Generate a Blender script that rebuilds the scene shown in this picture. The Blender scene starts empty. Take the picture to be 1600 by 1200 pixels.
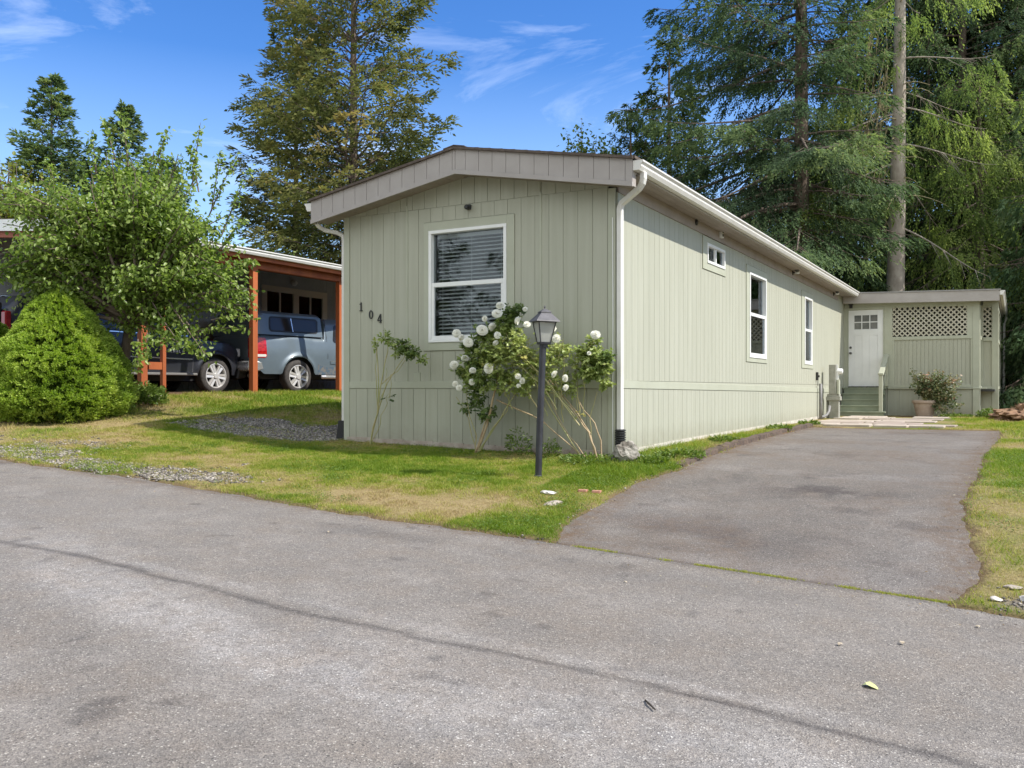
import bpy, bmesh, math, random
import numpy as np
from mathutils import Matrix, Vector
R = math.radians
rng = np.random.default_rng(7)
random.seed(7)
SC = bpy.context.scene
COL = SC.collection

# ------------------------------------------------------------ camera, sky, sun, exposure
cd = bpy.data.cameras.new('camera'); cam = bpy.data.objects.new('camera', cd); COL.objects.link(cam)
cam.location = (4.29, -10.26, 1.5)
cam.rotation_euler = (R(90), 0, R(29.3))
cd.sensor_width = 36; cd.lens = 1405/1600*36; cd.shift_y = 7/1600
cd.clip_start = .05; cd.clip_end = 3000
SC.camera = cam
SUN_AZ = math.atan2(.972, .235)      # clockwise from +Y
SUN_EL = R(47.5)
w = bpy.data.worlds.new('World'); SC.world = w; w.use_nodes = True
nt = w.node_tree; N = nt.nodes; L = nt.links
bg = N['Background']; bg.inputs['Strength'].default_value = .15
sky = N.new('ShaderNodeTexSky'); sky.sky_type = 'NISHITA'; sky.sun_disc = False
sky.sun_elevation = SUN_EL; sky.sun_rotation = SUN_AZ
sky.air_density = 1.0; sky.dust_density = .25; sky.ozone_density = 3.0
hs = N.new('ShaderNodeHueSaturation'); hs.inputs['Saturation'].default_value = 1.32; hs.inputs['Value'].default_value = .64; hs.inputs['Hue'].default_value = .512
L.new(sky.outputs[0], hs.inputs['Color'])
tc = N.new('ShaderNodeTexCoord'); mp = N.new('ShaderNodeMapping'); mp.inputs['Scale'].default_value = (1.1, 3.2, 7.5)
mp.inputs['Rotation'].default_value = (R(8), R(14), R(28))
L.new(tc.outputs['Generated'], mp.inputs[0])
ns = N.new('ShaderNodeTexNoise'); ns.inputs['Scale'].default_value = 1.7; ns.inputs['Detail'].default_value = 9; ns.inputs['Roughness'].default_value = .62
ns.inputs['Distortion'].default_value = .6
L.new(mp.outputs[0], ns.inputs['Vector'])
rp = N.new('ShaderNodeValToRGB'); rp.color_ramp.elements[0].position = .55; rp.color_ramp.elements[0].color = (0,0,0,1)
rp.color_ramp.elements[1].position = .80; rp.color_ramp.elements[1].color = (.34,.34,.34,1)
L.new(ns.outputs['Fac'], rp.inputs[0])
sz_ = N.new('ShaderNodeSeparateXYZ'); L.new(tc.outputs['Generated'], sz_.inputs[0])
hzr = N.new('ShaderNodeMapRange'); hzr.inputs['From Min'].default_value = .34; hzr.inputs['From Max'].default_value = .04; hzr.inputs['To Max'].default_value = .60; L.new(sz_.outputs['Z'], hzr.inputs['Value'])
hm = N.new('ShaderNodeMixRGB'); hm.inputs[2].default_value = (2.6, 3.6, 4.8, 1); L.new(hzr.outputs[0], hm.inputs[0]); L.new(hs.outputs[0], hm.inputs[1])
mx = N.new('ShaderNodeMixRGB'); mx.inputs[2].default_value = (5.0, 5.4, 6.0, 1)
L.new(rp.outputs[0], mx.inputs[0]); L.new(hm.outputs[0], mx.inputs[1])
# white cloud added in the unseen sky behind the viewer, brightens the shaded gable
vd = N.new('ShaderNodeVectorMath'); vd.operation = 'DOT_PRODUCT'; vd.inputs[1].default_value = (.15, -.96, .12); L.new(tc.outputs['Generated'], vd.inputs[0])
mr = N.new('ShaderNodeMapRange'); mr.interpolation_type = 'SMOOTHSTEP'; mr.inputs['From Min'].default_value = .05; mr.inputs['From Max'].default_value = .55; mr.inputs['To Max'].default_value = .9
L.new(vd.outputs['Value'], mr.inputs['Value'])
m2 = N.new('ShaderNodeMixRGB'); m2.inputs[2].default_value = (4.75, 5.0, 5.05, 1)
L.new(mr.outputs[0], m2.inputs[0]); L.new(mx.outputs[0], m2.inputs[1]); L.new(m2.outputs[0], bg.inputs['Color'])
sd = bpy.data.lights.new('sun', 'SUN'); sun = bpy.data.objects.new('sun', sd); COL.objects.link(sun)
sd.energy = 2.9; sd.angle = R(.53); sd.color = (1, .955, .88)
sv = Vector((math.sin(SUN_AZ)*math.cos(SUN_EL), math.cos(SUN_AZ)*math.cos(SUN_EL), math.sin(SUN_EL)))
sun.rotation_euler = sv.to_track_quat('Z', 'Y').to_euler()
SC.view_settings.view_transform = 'Standard'; SC.view_settings.look = 'None'
SC.view_settings.exposure = 1.15; SC.view_settings.gamma = 1

# ------------------------------------------------------------ helpers
def tag(o, label=None, cat=None, group=None, kind=None):
    if label: o['label'] = label
    if cat: o['category'] = cat
    if group: o['group'] = group
    if kind: o['kind'] = kind
    return o
def empty(name, loc, label, cat, group=None, rz=0):
    o = bpy.data.objects.new(name, None); COL.objects.link(o); o.location = loc; o.rotation_euler = (0,0,rz)
    o.empty_display_size = .1
    return tag(o, label, cat, group)
def link(name, me, parent=None, world=True):
    o = bpy.data.objects.new(name, me); COL.objects.link(o)
    if parent is not None:
        o.parent = parent
        if world:
            p = parent; off = Vector((0,0,0))
            while p is not None: off += p.location; p = p.parent
            o.location = -off
    return o
def copy_tree(o, parent=None):
    c = o.copy(); COL.objects.link(c)
    if parent is not None: c.parent = parent
    for ch in list(o.children): copy_tree(ch, c)
    return c

def new_mat(name):
    m = bpy.data.materials.new(name); m.use_nodes = True
    return m, m.node_tree.nodes, m.node_tree.links, m.node_tree.nodes['Principled BSDF']
def M(name, col, rough=.6, col2=None, scale=8, detail=5, lo=.35, hi=.65, bump=0, bscale=60, metal=0, spec=.5, stretch=(1,1,1), coat=0):
    m, n, l, b = new_mat(name)
    b.inputs['Roughness'].default_value = rough; b.inputs['Metallic'].default_value = metal
    b.inputs['Specular IOR Level'].default_value = spec
    if coat: b.inputs['Coat Weight'].default_value = coat; b.inputs['Coat Roughness'].default_value = .06
    b.inputs['Base Color'].default_value = (*col, 1)
    t = n.new('ShaderNodeTexCoord'); mp = n.new('ShaderNodeMapping'); mp.inputs['Scale'].default_value = stretch
    l.new(t.outputs['Object'], mp.inputs[0])
    if col2:
        x = n.new('ShaderNodeTexNoise'); x.inputs['Scale'].default_value = scale; x.inputs['Detail'].default_value = detail; x.inputs['Roughness'].default_value = .6
        l.new(mp.outputs[0], x.inputs['Vector'])
        r = n.new('ShaderNodeValToRGB'); r.color_ramp.elements[0].position = lo; r.color_ramp.elements[1].position = hi
        r.color_ramp.elements[0].color = (*col, 1); r.color_ramp.elements[1].color = (*col2, 1)
        l.new(x.outputs['Fac'], r.inputs[0]); l.new(r.outputs[0], b.inputs['Base Color'])
    if bump:
        x = n.new('ShaderNodeTexNoise'); x.inputs['Scale'].default_value = bscale; x.inputs['Detail'].default_value = 4
        l.new(mp.outputs[0], x.inputs['Vector'])
        u = n.new('ShaderNodeBump'); u.inputs['Strength'].default_value = bump; u.inputs['Distance'].default_value = .01
        l.new(x.outputs['Fac'], u.inputs['Height']); l.new(u.outputs[0], b.inputs['Normal'])
    return m
def leafmat(name, stops, trans=.3, rough=.5, nscale=1.2):
    """foliage: each leaf carries its own 'tint' number, turned into a colour"""
    m, n, l, b = new_mat(name)
    a = n.new('ShaderNodeAttribute'); a.attribute_name = 'tint'
    r = n.new('ShaderNodeValToRGB'); cr = r.color_ramp
    while len(cr.elements) < len(stops): cr.elements.new(.5)
    for e, (p, c) in zip(cr.elements, stops): e.position = p; e.color = (*c, 1)
    l.new(a.outputs['Fac'], r.inputs[0])
    l.new(r.outputs[0], b.inputs['Base Color']); b.inputs['Roughness'].default_value = rough
    b.inputs['Specular IOR Level'].default_value = .35 if rough < .55 else .12
    t = n.new('ShaderNodeBsdfTranslucent'); hsv = n.new('ShaderNodeHueSaturation')
    hsv.inputs['Saturation'].default_value = 1.15; hsv.inputs['Value'].default_value = 1.3
    l.new(r.outputs[0], hsv.inputs['Color']); l.new(hsv.outputs[0], t.inputs['Color'])
    ms = n.new('ShaderNodeMixShader'); ms.inputs[0].default_value = trans
    l.new(b.outputs[0], ms.inputs[1]); l.new(t.outputs[0], ms.inputs[2])
    l.new(ms.outputs[0], n['Material Output'].inputs['Surface'])
    return m

class MB:
    def __init__(s): s.v = []; s.f = []; s.M = Matrix.Identity(4)
    def add(s, vs, fs):
        k = len(s.v); s.v += [tuple(s.M @ Vector(p)) for p in vs]; s.f += [tuple(k+i for i in f) for f in fs]
        return s
    def box(s, x0, x1, y0, y1, z0, z1):
        return s.add([(x0,y0,z0),(x1,y0,z0),(x1,y1,z0),(x0,y1,z0),(x0,y0,z1),(x1,y0,z1),(x1,y1,z1),(x0,y1,z1)],
                     [(0,3,2,1),(4,5,6,7),(0,1,5,4),(1,2,6,5),(2,3,7,6),(3,0,4,7)])
    def prism(s, pts, a, b, axis='y'):
        """pts: 2D outline, extruded from a to b along axis"""
        n = len(pts)
        def P(p, t): return (p[0], t, p[1]) if axis == 'y' else (t, p[0], p[1]) if axis == 'x' else (p[0], p[1], t)
        vs = [P(p, a) for p in pts] + [P(p, b) for p in pts]
        fs = [tuple(range(n)), tuple(range(2*n-1, n-1, -1))] + [(i, i+n, (i+1) % n+n, (i+1) % n) for i in range(n)]
        return s.add(vs, fs)
    def tube(s, pts, rad, n=8, cap=True, up=(0,0,1)):
        pts = [Vector(p) for p in pts]; m = len(pts)
        if not hasattr(rad, '__len__'): rad = [rad]*m
        vs = []; fs = []; side = None
        for i, p in enumerate(pts):
            t = (pts[min(i+1, m-1)] - pts[max(i-1, 0)]).normalized()
            if side is None:
                u = Vector(up) if abs(t.dot(Vector(up))) < .95 else Vector((1,0,0))
                side = t.cross(u).normalized()
            side = (side - t*side.dot(t)).normalized(); o = t.cross(side)
            for k in range(n):
                a = 2*math.pi*k/n + math.pi/n; vs.append(p + (side*math.cos(a) + o*math.sin(a))*rad[i])
        for i in range(m-1):
            for k in range(n):
                fs.append((i*n+k, i*n+(k+1) % n, (i+1)*n+(k+1) % n, (i+1)*n+k))
        if cap: fs += [tuple(range(n-1, -1, -1)), tuple((m-1)*n+k for k in range(n))]
        return s.add(vs, fs)
    def lathe(s, prof, c=(0,0,0), n=24, axis='z', caps=True):
        vs = []; fs = []; m = len(prof)
        for (r, h) in prof:
            for k in range(n):
                a = 2*math.pi*k/n; x, y = r*math.cos(a), r*math.sin(a)
                p = (x, y, h) if axis == 'z' else (x, h, y) if axis == 'y' else (h, x, y)
                vs.append((p[0]+c[0], p[1]+c[1], p[2]+c[2]))
        for i in range(m-1):
            for k in range(n): fs.append((i*n+k, i*n+(k+1) % n, (i+1)*n+(k+1) % n, (i+1)*n+k))
        if caps: fs += [tuple(range(n)), tuple((m-1)*n+k for k in range(n))]
        return s.add(vs, fs)
    def build(s, name, mat, parent=None, bevel=0, smooth=False, world=True):
        me = bpy.data.meshes.new(name); me.from_pydata(s.v, [], s.f)
        bm = bmesh.new(); bm.from_mesh(me)
        bmesh.ops.recalc_face_normals(bm, faces=bm.faces[:])
        if bevel:
            bmesh.ops.bevel(bm, geom=[e for e in bm.edges if len(e.link_faces) == 2 and e.calc_face_angle(0) > .6], offset=bevel, segments=1, affect='EDGES', profile=.5)
        bm.to_mesh(me); bm.free()
        if smooth:
            for p in me.polygons: p.use_smooth = True
        me.materials.append(mat)
        return link(name, me, parent, world)

def arrmesh(name, V, F, mat, tint=None, smooth=False):
    """mesh from numpy arrays; F is (n,k)"""
    me = bpy.data.meshes.new(name); nf, k = F.shape
    me.vertices.add(len(V)); me.vertices.foreach_set('co', np.asarray(V, np.float32).ravel())
    me.loops.add(nf*k); me.loops.foreach_set('vertex_index', np.asarray(F, np.int32).ravel())
    me.polygons.add(nf); me.polygons.foreach_set('loop_start', np.arange(0, nf*k, k, dtype=np.int32))
    me.polygons.foreach_set('loop_total', np.full(nf, k, np.int32))
    if smooth: me.polygons.foreach_set('use_smooth', np.ones(nf, bool))
    me.update(calc_edges=True)
    if tint is not None:
        a = me.attributes.new('tint', 'FLOAT', 'FACE'); a.data.foreach_set('value', np.asarray(tint, np.float32))
    if mat: me.materials.append(mat)
    return me
def norm(a): return a/np.maximum(np.linalg.norm(a, axis=-1, keepdims=True), 1e-9)
def leaves(o, d, nrm, L_, W, shape='diamond'):
    """o,d,nrm (n,3); returns V,F of one quad per leaf; 'fold' gives two quads bent along the midrib"""
    d = norm(d); s = norm(np.cross(d, nrm)); n2 = np.cross(s, d)
    L_ = np.broadcast_to(np.asarray(L_, float), (len(o),))[:, None]; W = np.broadcast_to(np.asarray(W, float), (len(o),))[:, None]
    if shape == 'diamond':
        V = np.stack([o, o+d*L_*.45+s*W*.5, o+d*L_, o+d*L_*.45-s*W*.5], 1).reshape(-1, 3)
        return V, np.arange(len(o)*4).reshape(-1, 4)
    tip = o+d*L_-n2*L_*.18
    a, b = o+d*L_*.3+s*W*.5+n2*W*.16, o+d*L_*.72+s*W*.42+n2*W*.10-n2*L_*.06
    c, e = o+d*L_*.3-s*W*.5+n2*W*.16, o+d*L_*.72-s*W*.42+n2*W*.10-n2*L_*.06
    V = np.stack([o, a, b, tip, c, e], 1).reshape(-1, 3); k = np.arange(len(o))[:, None]*6
    F = np.concatenate([k+np.array([[0,1,2,3]]), k+np.array([[0,3,5,4]])], 1).reshape(-1, 4)
    return V, F
def lattice(x, y, sc, seed):
    g = np.random.default_rng(seed).random((257, 257)); x = np.asarray(x)*sc; y = np.asarray(y)*sc
    i = np.floor(x).astype(int); j = np.floor(y).astype(int); u = x-i; v = y-j; u = u*u*(3-2*u); v = v*v*(3-2*v)
    i %= 256; j %= 256
    return (g[j,i]*(1-u)+g[j,i+1]*u)*(1-v)+(g[j+1,i]*(1-u)+g[j+1,i+1]*u)*v
def fbm(x, y, sc, seed, o=4):
    r = 0; a = .5; t = 0
    for k in range(o): r = r+a*lattice(x, y, sc*2**k, seed+k); t += a; a *= .5
    return r/t
def sst(x, a, b):
    t = np.clip((x-a)/(b-a), 0, 1); return t*t*(3-2*t)

# ------------------------------------------------------------ terrain height
_X=np.array([-40,-20,-14,-10,-7,-4.3,-2,0,1.5,4,8,20,40.])
_Y=np.array([-30,-14,-6,-3.8,-2.4,-1,0,1.5,3,8,16,24,60.])
def _road(x,y): return np.clip(.303-.053*x,-.6,1.45)+.012*(y+3.8)
_T=np.array([
 _road(_X,-30),_road(_X,-14),_road(_X,-6),_road(_X,-3.8),
 [1.5,1.38,1.12,.97,.77,.60,.50,.44,.33,.25,.12,-.2,-.4],
 [1.6,1.5,1.25,1.15,.88,.66,.60,.57,.46,.42,.33,.1,0],
 [1.6,1.5,1.33,1.25,.96,.72,.67,.65,.54,.50,.42,.3,.2],
 [1.6,1.5,1.4,1.36,1.08,.82,.72,.67,.61,.58,.55,.45,.4],
 [1.6,1.5,1.4,1.4,1.16,.9,.75,.68,.65,.63,.62,.6,.6],
 [1.6,1.5,1.42,1.42,1.22,1.,.8,.70,.70,.70,.72,.8,.9],
 [1.6,1.5,1.42,1.42,1.25,1.,.85,.74,.72,.74,.85,1.,1.],
 [1.6,1.5,1.42,1.42,1.3,1.,.9,.8,.8,.85,.95,1.1,1.1],
 [1.6,1.5,1.45,1.4,1.3,1.,.9,.9,.9,.95,1.0,1.2,1.2]])
_gx=np.arange(-40,40.01,.25);_gy=np.arange(-30,60.01,.25)
_t=np.array([np.interp(_gx,_X,r) for r in _T])
_G=np.array([np.interp(_gy,_Y,_t[:,i]) for i in range(len(_gx))]).T
for _ in range(5):
    _P=np.pad(_G,1,mode='edge')
    _G=(_P[:-2,1:-1]+_P[2:,1:-1]+_P[1:-1,:-2]+_P[1:-1,2:]+_P[1:-1,1:-1]*2)/6
def hz(x,y):
    x=np.asarray(x,float);y=np.asarray(y,float)
    u=np.clip((x+40)/.25,0,len(_gx)-1.001);v=np.clip((y+30)/.25,0,len(_gy)-1.001)
    i=u.astype(int);j=v.astype(int);a=u-i;b=v-j
    return (_G[j,i]*(1-a)*(1-b)+_G[j,i+1]*a*(1-b)+_G[j+1,i]*(1-a)*b+_G[j+1,i+1]*a*b)
DLY = [-3.9,-3.3,-2.6,-2,-1.3,-.4,.8,2.4,4.9,7.1,9.3]; DLX = [1.15,.92,.84,.82,.81,.93,.88,.82,.70,.66,.66]
DRY = [-3.9,-3.3,-2.8,-2.3,-1.7,-1.1,-.2,1.5,4.3,7,8.8]; DRX = [3.86,4.0,4.02,3.95,3.86,3.82,3.84,3.88,3.95,4.0,4.0]
def asph(x, y):
    """signed distance from the asphalt, positive on the grass"""
    wob = (fbm(x, y, 1.6, 91, 2)-.5)*.12+(fbm(x, y, 6, 93, 4)-.5)*.17
    edge = -3.86+.06*np.sin(x*1.3)+wob*.8
    road = np.maximum(y-edge, np.where(x > 3.95, 0, -9))
    road = y-edge
    xl = np.interp(y, DLY, DLX)+wob*.5; xr = np.interp(y, DRY, DRX)+wob*.7
    drv = np.maximum(np.maximum(xl-x, x-xr), y-8.75)
    drv = np.where(y < -3.9, 9, drv)
    return np.minimum(road, drv)
def ground_z(x, y):
    s = asph(x, y)
    return hz(x, y)+.045*sst(s, -.05, .10)-.025+.012*(fbm(x, y, 1.8, 5)-.5)*sst(s, 0, .3)
def lush(x, y):
    n = fbm(x, y, .9, 31, 4); n2 = fbm(x, y, 3.5, 37, 3)
    g = .12+.85*sst(n, .20, .78)
    g += .62*np.exp(-((y+1.15)/.75)**2)*sst(x, -6.2, -4.2)*(x < 1.2)
    g += .35*np.exp(-((x-.75)/.5)**2-((y+3.1)/.45)**2)
    g += .30*np.exp(-((x-.4)/.5)**2)*sst(y, -1.2, -.4)*(y < 9)
    g -= .40*np.exp(-((x+.5)/1.5)**2-((y+2.9)/.55)**2)
    g -= .20*sst(-x, 4.2, 6.5)*sst(-y, .6, 2.2)
    g += .18*sst(y, 0, 2)*(x < -5)-.22*sst(y, 3, 4.5)*(x < -5)
    g += .22*np.exp(-((x-4.35)/.25)**2)*(y < 3)-.15*(y > 4)*(x > 3)
    g += .55*(n2-.5)+.5*(fbm(x, y, 1.7, 33, 4)-.5)
    return np.clip(g, 0, 1)
def gravel(x, y):
    n = fbm(x, y, 1.6, 61, 4)
    a = np.exp(-((y+3.45-.05*(x+5))/.42)**2)*sst(-x, 2.2, 3.4)*1.15
    a = np.maximum(a, .62*np.exp(-((y+2.75)/.8)**2)*sst(-x, 4.4, 6.0))
    a = np.maximum(a, 1.25*np.exp(-((y-.15-.06*(x+5))/.85)**4)*sst(-x, 4.2, 4.5)*sst(x, -7.8, -6.6))
    a = np.maximum(a, .6*(x > 4.05)*np.exp(-((y+3.55)/.28)**2))
    n2 = fbm(x, y, 6, 67, 3)
    return np.clip(sst(a+(n-.5)*1.5+(n2-.5)*.9, .5, 1.0)*.95, 0, 1)

# ---- ground materials
def ground_mat():
    m, n, l, b = new_mat('lawn soil'); b.inputs['Roughness'].default_value = .95; b.inputs['Specular IOR Level'].default_value = .15
    t = n.new('ShaderNodeTexCoord')
    def noise(sc, d=6, r=.65):
        x = n.new('ShaderNodeTexNoise'); x.inputs['Scale'].default_value = sc; x.inputs['Detail'].default_value = d; x.inputs['Roughness'].default_value = r
        l.new(t.outputs['Object'], x.inputs['Vector']); return x
    def ramp(f, st):
        r = n.new('ShaderNodeValToRGB')
        while len(r.color_ramp.elements) < len(st): r.color_ramp.elements.new(.5)
        for e, (p, c) in zip(r.color_ramp.elements, st): e.position = p; e.color = (*c, 1)
        l.new(f, r.inputs[0]); return r
    def mix(f, a, c):
        x = n.new('ShaderNodeMixRGB'); l.new(f, x.inputs[0]); l.new(a, x.inputs[1]); l.new(c, x.inputs[2]); return x
    def attr(k):
        a = n.new('ShaderNodeAttribute'); a.attribute_name = k; return a
    dry = ramp(noise(26).outputs['Fac'], [(.3, (.17,.115,.055)), (.5, (.30,.23,.11)), (.72, (.40,.32,.17))])
    gr = ramp(noise(40).outputs['Fac'], [(.3, (.06,.085,.016)), (.55, (.15,.17,.035)), (.75, (.22,.22,.06))])
    c = mix(attr('lush').outputs['Fac'], dry.outputs[0], gr.outputs[0])
    gv = ramp(noise(55, 4).outputs['Fac'], [(.3, (.07,.06,.05)), (.5, (.17,.145,.12)), (.7, (.27,.24,.20))])
    c2 = mix(attr('gravel').outputs['Fac'], c.outputs[0], gv.outputs[0])
    so = ramp(noise(30, 5).outputs['Fac'], [(.3, (.07,.042,.025)), (.7, (.19,.12,.075))])
    c3 = mix(attr('soil').outputs['Fac'], c2.outputs[0], so.outputs[0])
    l.new(c3.outputs[0], b.inputs['Base Color'])
    u = n.new('ShaderNodeBump'); u.inputs['Strength'].default_value = .8; u.inputs['Distance'].default_value = .03
    l.new(noise(45, 6).outputs['Fac'], u.inputs['Height']); l.new(u.outputs[0], b.inputs['Normal'])
    return m
def asphalt_mat(name, base, dark, brown, stone):
    m, n, l, b = new_mat(name); b.inputs['Roughness'].default_value = .85; b.inputs['Specular IOR Level'].default_value = .3
    t = n.new('ShaderNodeTexCoord')
    def noise(sc, d=5, r=.6):
        x = n.new('ShaderNodeTexNoise'); x.inputs['Scale'].default_value = sc; x.inputs['Detail'].default_value = d; x.inputs['Roughness'].default_value = r
        l.new(t.outputs['Object'], x.inputs['Vector']); return x
    def mixc(f, a, c, ty='MIX', k=None):
        x = n.new('ShaderNodeMixRGB'); x.blend_type = ty
        if k is None: l.new(f, x.inputs[0])
        else: x.inputs[0].default_value = k
        for i, q in ((1, a), (2, c)):
            if isinstance(q, tuple): x.inputs[i].default_value = (*q, 1)
            else: l.new(q, x.inputs[i])
        return x
    def ramp(f, p0, p1, a=(0,0,0), c=(1,1,1)):
        r = n.new('ShaderNodeValToRGB'); e = r.color_ramp.elements; e[0].position = p0; e[1].position = p1; e[0].color = (*a,1); e[1].color = (*c,1)
        l.new(f, r.inputs[0]); return r
    def mth(op, a, c):
        x = n.new('ShaderNodeMath'); x.operation = op
        for i, q in ((0, a), (1, c)):
            if isinstance(q, (int, float)): x.inputs[i].default_value = q
            else: l.new(q, x.inputs[i])
        return x
    c = mixc(ramp(noise(.9, 5).outputs['Fac'], .35, .65).outputs[0], base, tuple(q*.85 for q in base))
    c = mixc(ramp(noise(3.2, 6).outputs['Fac'], .42, .72).outputs[0], c.outputs[0], brown)
    c = mixc(ramp(noise(1.7, 7, .7).outputs['Fac'], .50, .68).outputs[0], c.outputs[0], tuple(q*1.16 for q in base))
    # mineral grains: each cell of the aggregate has a grey of its own
    vo = n.new('ShaderNodeTexVoronoi'); vo.inputs['Scale'].default_value = 150; l.new(t.outputs['Object'], vo.inputs['Vector'])
    sp = n.new('ShaderNodeSeparateColor'); l.new(vo.outputs['Color'], sp.inputs[0])
    g = ramp(sp.outputs[0], .0, 1.0, (.62,.62,.63), (1.31,1.30,1.27))
    c = mixc(None, c.outputs[0], g.outputs[0], 'MULTIPLY', .85)
    c = mixc(ramp(sp.outputs[1], .955, .98).outputs[0], c.outputs[0], stone)
    c = mixc(ramp(sp.outputs[2], .965, .985).outputs[0], c.outputs[0], tuple(q*.38 for q in base))
    vo2 = n.new('ShaderNodeTexVoronoi'); vo2.inputs['Scale'].default_value = 64; l.new(t.outputs['Object'], vo2.inputs['Vector'])
    sp2 = n.new('ShaderNodeSeparateColor'); l.new(vo2.outputs['Color'], sp2.inputs[0])
    c = mixc(ramp(sp2.outputs[0], 0, 1, (.80,.80,.80), (1.2,1.19,1.16)).outputs[0], c.outputs[0], (0,0,0), 'MIX', 0) if False else mixc(None, c.outputs[0], ramp(sp2.outputs[0], 0, 1, (.88,.88,.88), (1.12,1.115,1.10)).outputs[0], 'MULTIPLY', .8)
    at = {}
    for k in ('pale', 'dark', 'rust'):
        a = n.new('ShaderNodeAttribute'); a.attribute_name = k; at[k] = a
    nz = noise(14, 6, .7)
    f = mth('MULTIPLY', at['pale'].outputs['Fac'], ramp(nz.outputs['Fac'], .25, .6).outputs[0])
    pl = mixc(None, c.outputs[0], (1.45,1.5,1.58), 'MULTIPLY', 1)
    c = mixc(f.outputs[0], c.outputs[0], pl.outputs[0])
    f = mth('MULTIPLY', at['dark'].outputs['Fac'], ramp(nz.outputs['Fac'], .2, .55, (.35,.35,.35)).outputs[0])
    dk = mixc(None, c.outputs[0], dark, 'MULTIPLY', 1)
    c = mixc(f.outputs[0], c.outputs[0], dk.outputs[0])
    f = mth('MULTIPLY', at['rust'].outputs['Fac'], ramp(noise(9, 6, .7).outputs['Fac'], .35, .62).outputs[0])
    c = mixc(f.outputs[0], c.outputs[0], (.135,.092,.06))
    l.new(c.outputs[0], b.inputs['Base Color'])
    u = n.new('ShaderNodeBump'); u.inputs['Strength'].default_value = .55; u.inputs['Distance'].default_value = .006
    l.new(vo.outputs['Distance'], u.inputs['Height'])
    u2 = n.new('ShaderNodeBump'); u2.inputs['Strength'].default_value = .35; u2.inputs['Distance'].default_value = .03
    l.new(noise(22, 6, .7).outputs['Fac'], u2.inputs['Height']); l.new(u.outputs[0], u2.inputs['Normal']); l.new(u2.outputs[0], b.inputs['Normal'])
    return m
MG = ground_mat()
MR = asphalt_mat('road asphalt', (.212,.193,.173), (.40,.40,.42), (.208,.180,.152), (.42,.39,.34))
MD = asphalt_mat('driveway asphalt', (.160,.143,.127), (.46,.44,.46), (.163,.138,.117), (.34,.31,.27))

def lines(parts):
    out = []
    for a, b, s in parts: out += list(np.arange(a, b-1e-6, s))
    out.append(parts[-1][1]); return np.array(out)
def sheet(name, gx, gy, zf, mat, attrs, keep=None, kind='structure'):
    X, Y = np.meshgrid(gx, gy); Z = zf(X, Y); V = np.stack([X, Y, Z], -1).reshape(-1, 3); nx = len(gx)
    i = (np.arange(len(gy)-1)[:, None]*nx+np.arange(nx-1)).ravel()
    F = np.stack([i, i+1, i+nx+1, i+nx], 1)
    if keep is not None:
        c = V[F].mean(1); F = F[keep(c[:, 0], c[:, 1])]
        u, inv = np.unique(F, return_inverse=True); V = V[u]; F = inv.reshape(-1, 4)
    me = arrmesh(name, V, F, mat, smooth=True)
    for k, fn in attrs.items():
        a = me.attributes.new(k, 'FLOAT', 'POINT'); a.data.foreach_set('value', np.asarray(np.broadcast_to(fn(V[:, 0], V[:, 1]), (len(V),)), np.float32))
    return tag(link(name, me), kind=kind)
gx = lines([(-900,-200,100), (-200,-40,20), (-40,-12,1), (-12,-8,.12), (-8,5.6,.045), (5.6,9,.2), (9,40,1), (40,200,20), (200,900,100)])
gy = lines([(-900,-200,100), (-200,-30,20), (-30,-5,1), (-5,-4.2,.1), (-4.2,2.5,.045), (2.5,9.5,.09), (9.5,20,.4), (20,60,1.5), (60,200,20), (200,900,100)])
def soil(x, y):
    s = asph(x, y); n = fbm(x, y, 3, 71, 3)
    a = np.exp(-(s/.09)**2)*(s > -.1)*(n > .3)*.95
    b = np.exp(-((x-.62)/.16)**2)*sst(y, -.2, .8)*(y < 9.3)
    c = ((x > -14) & (x < -10.05) & (y > -.6) & (y < 14))*1.
    d = np.exp(-(y/.22)**2)*(x > -4.4)*(x < .2)*.8
    e = np.exp(-(((x-4.6)/.9)**2+((y-14.3)/1.6)**2)**2)
    return np.clip(np.maximum.reduce([a, b, c, d, e, .9*(y > 15.5)*sst(n, .4, .6)]), 0, 1)
def ground_z2(x, y):
    far = np.maximum(np.abs(x), np.abs(y)) > 45
    return np.where(far, np.minimum(ground_z(x, y), .6), ground_z(x, y))
sheet('ground', gx, gy, ground_z2, MG, dict(lush=lush, gravel=gravel, soil=soil))
rx = lines([(-40,-9,1), (-9,-4,.1), (-4,5.6,.035), (5.6,9,.25), (9,40,1)]); ry = lines([(-30,-8.6,1), (-8.6,-3.4,.035)])
def band(x, y):
    return np.abs(y+6.36+.03*np.sin(x*1.7)+(fbm(x, y*.2, 2.5, 12, 3)-.5)*.10)
def r_dark(x, y):
    wd = .034*(.25+1.3*fbm(x, x*0, 1.1, 15, 3))*(.6+.8*fbm(x, y, 14, 16, 2))
    d = np.exp(-(band(x, y)/wd)**2)*.95
    d = np.maximum(d, np.exp(-((y+3.83)/.05)**2)*.5)
    sp = fbm(x, y, 5, 44, 2); d = np.maximum(d, .55*sst(sp, .80, .86)); d = np.maximum(d, .08*sst(fbm(x, y, 1.4, 46, 5), .60, .78))
    d = np.maximum(d, .5*np.exp(-((x+.3)/.5)**2-((y+4.35)/.16)**2)); d = np.maximum(d, .3*np.exp(-((x-1.7)/.9)**2-((y+4.3)/.25)**2))
    return np.clip(d, 0, 1)
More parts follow.
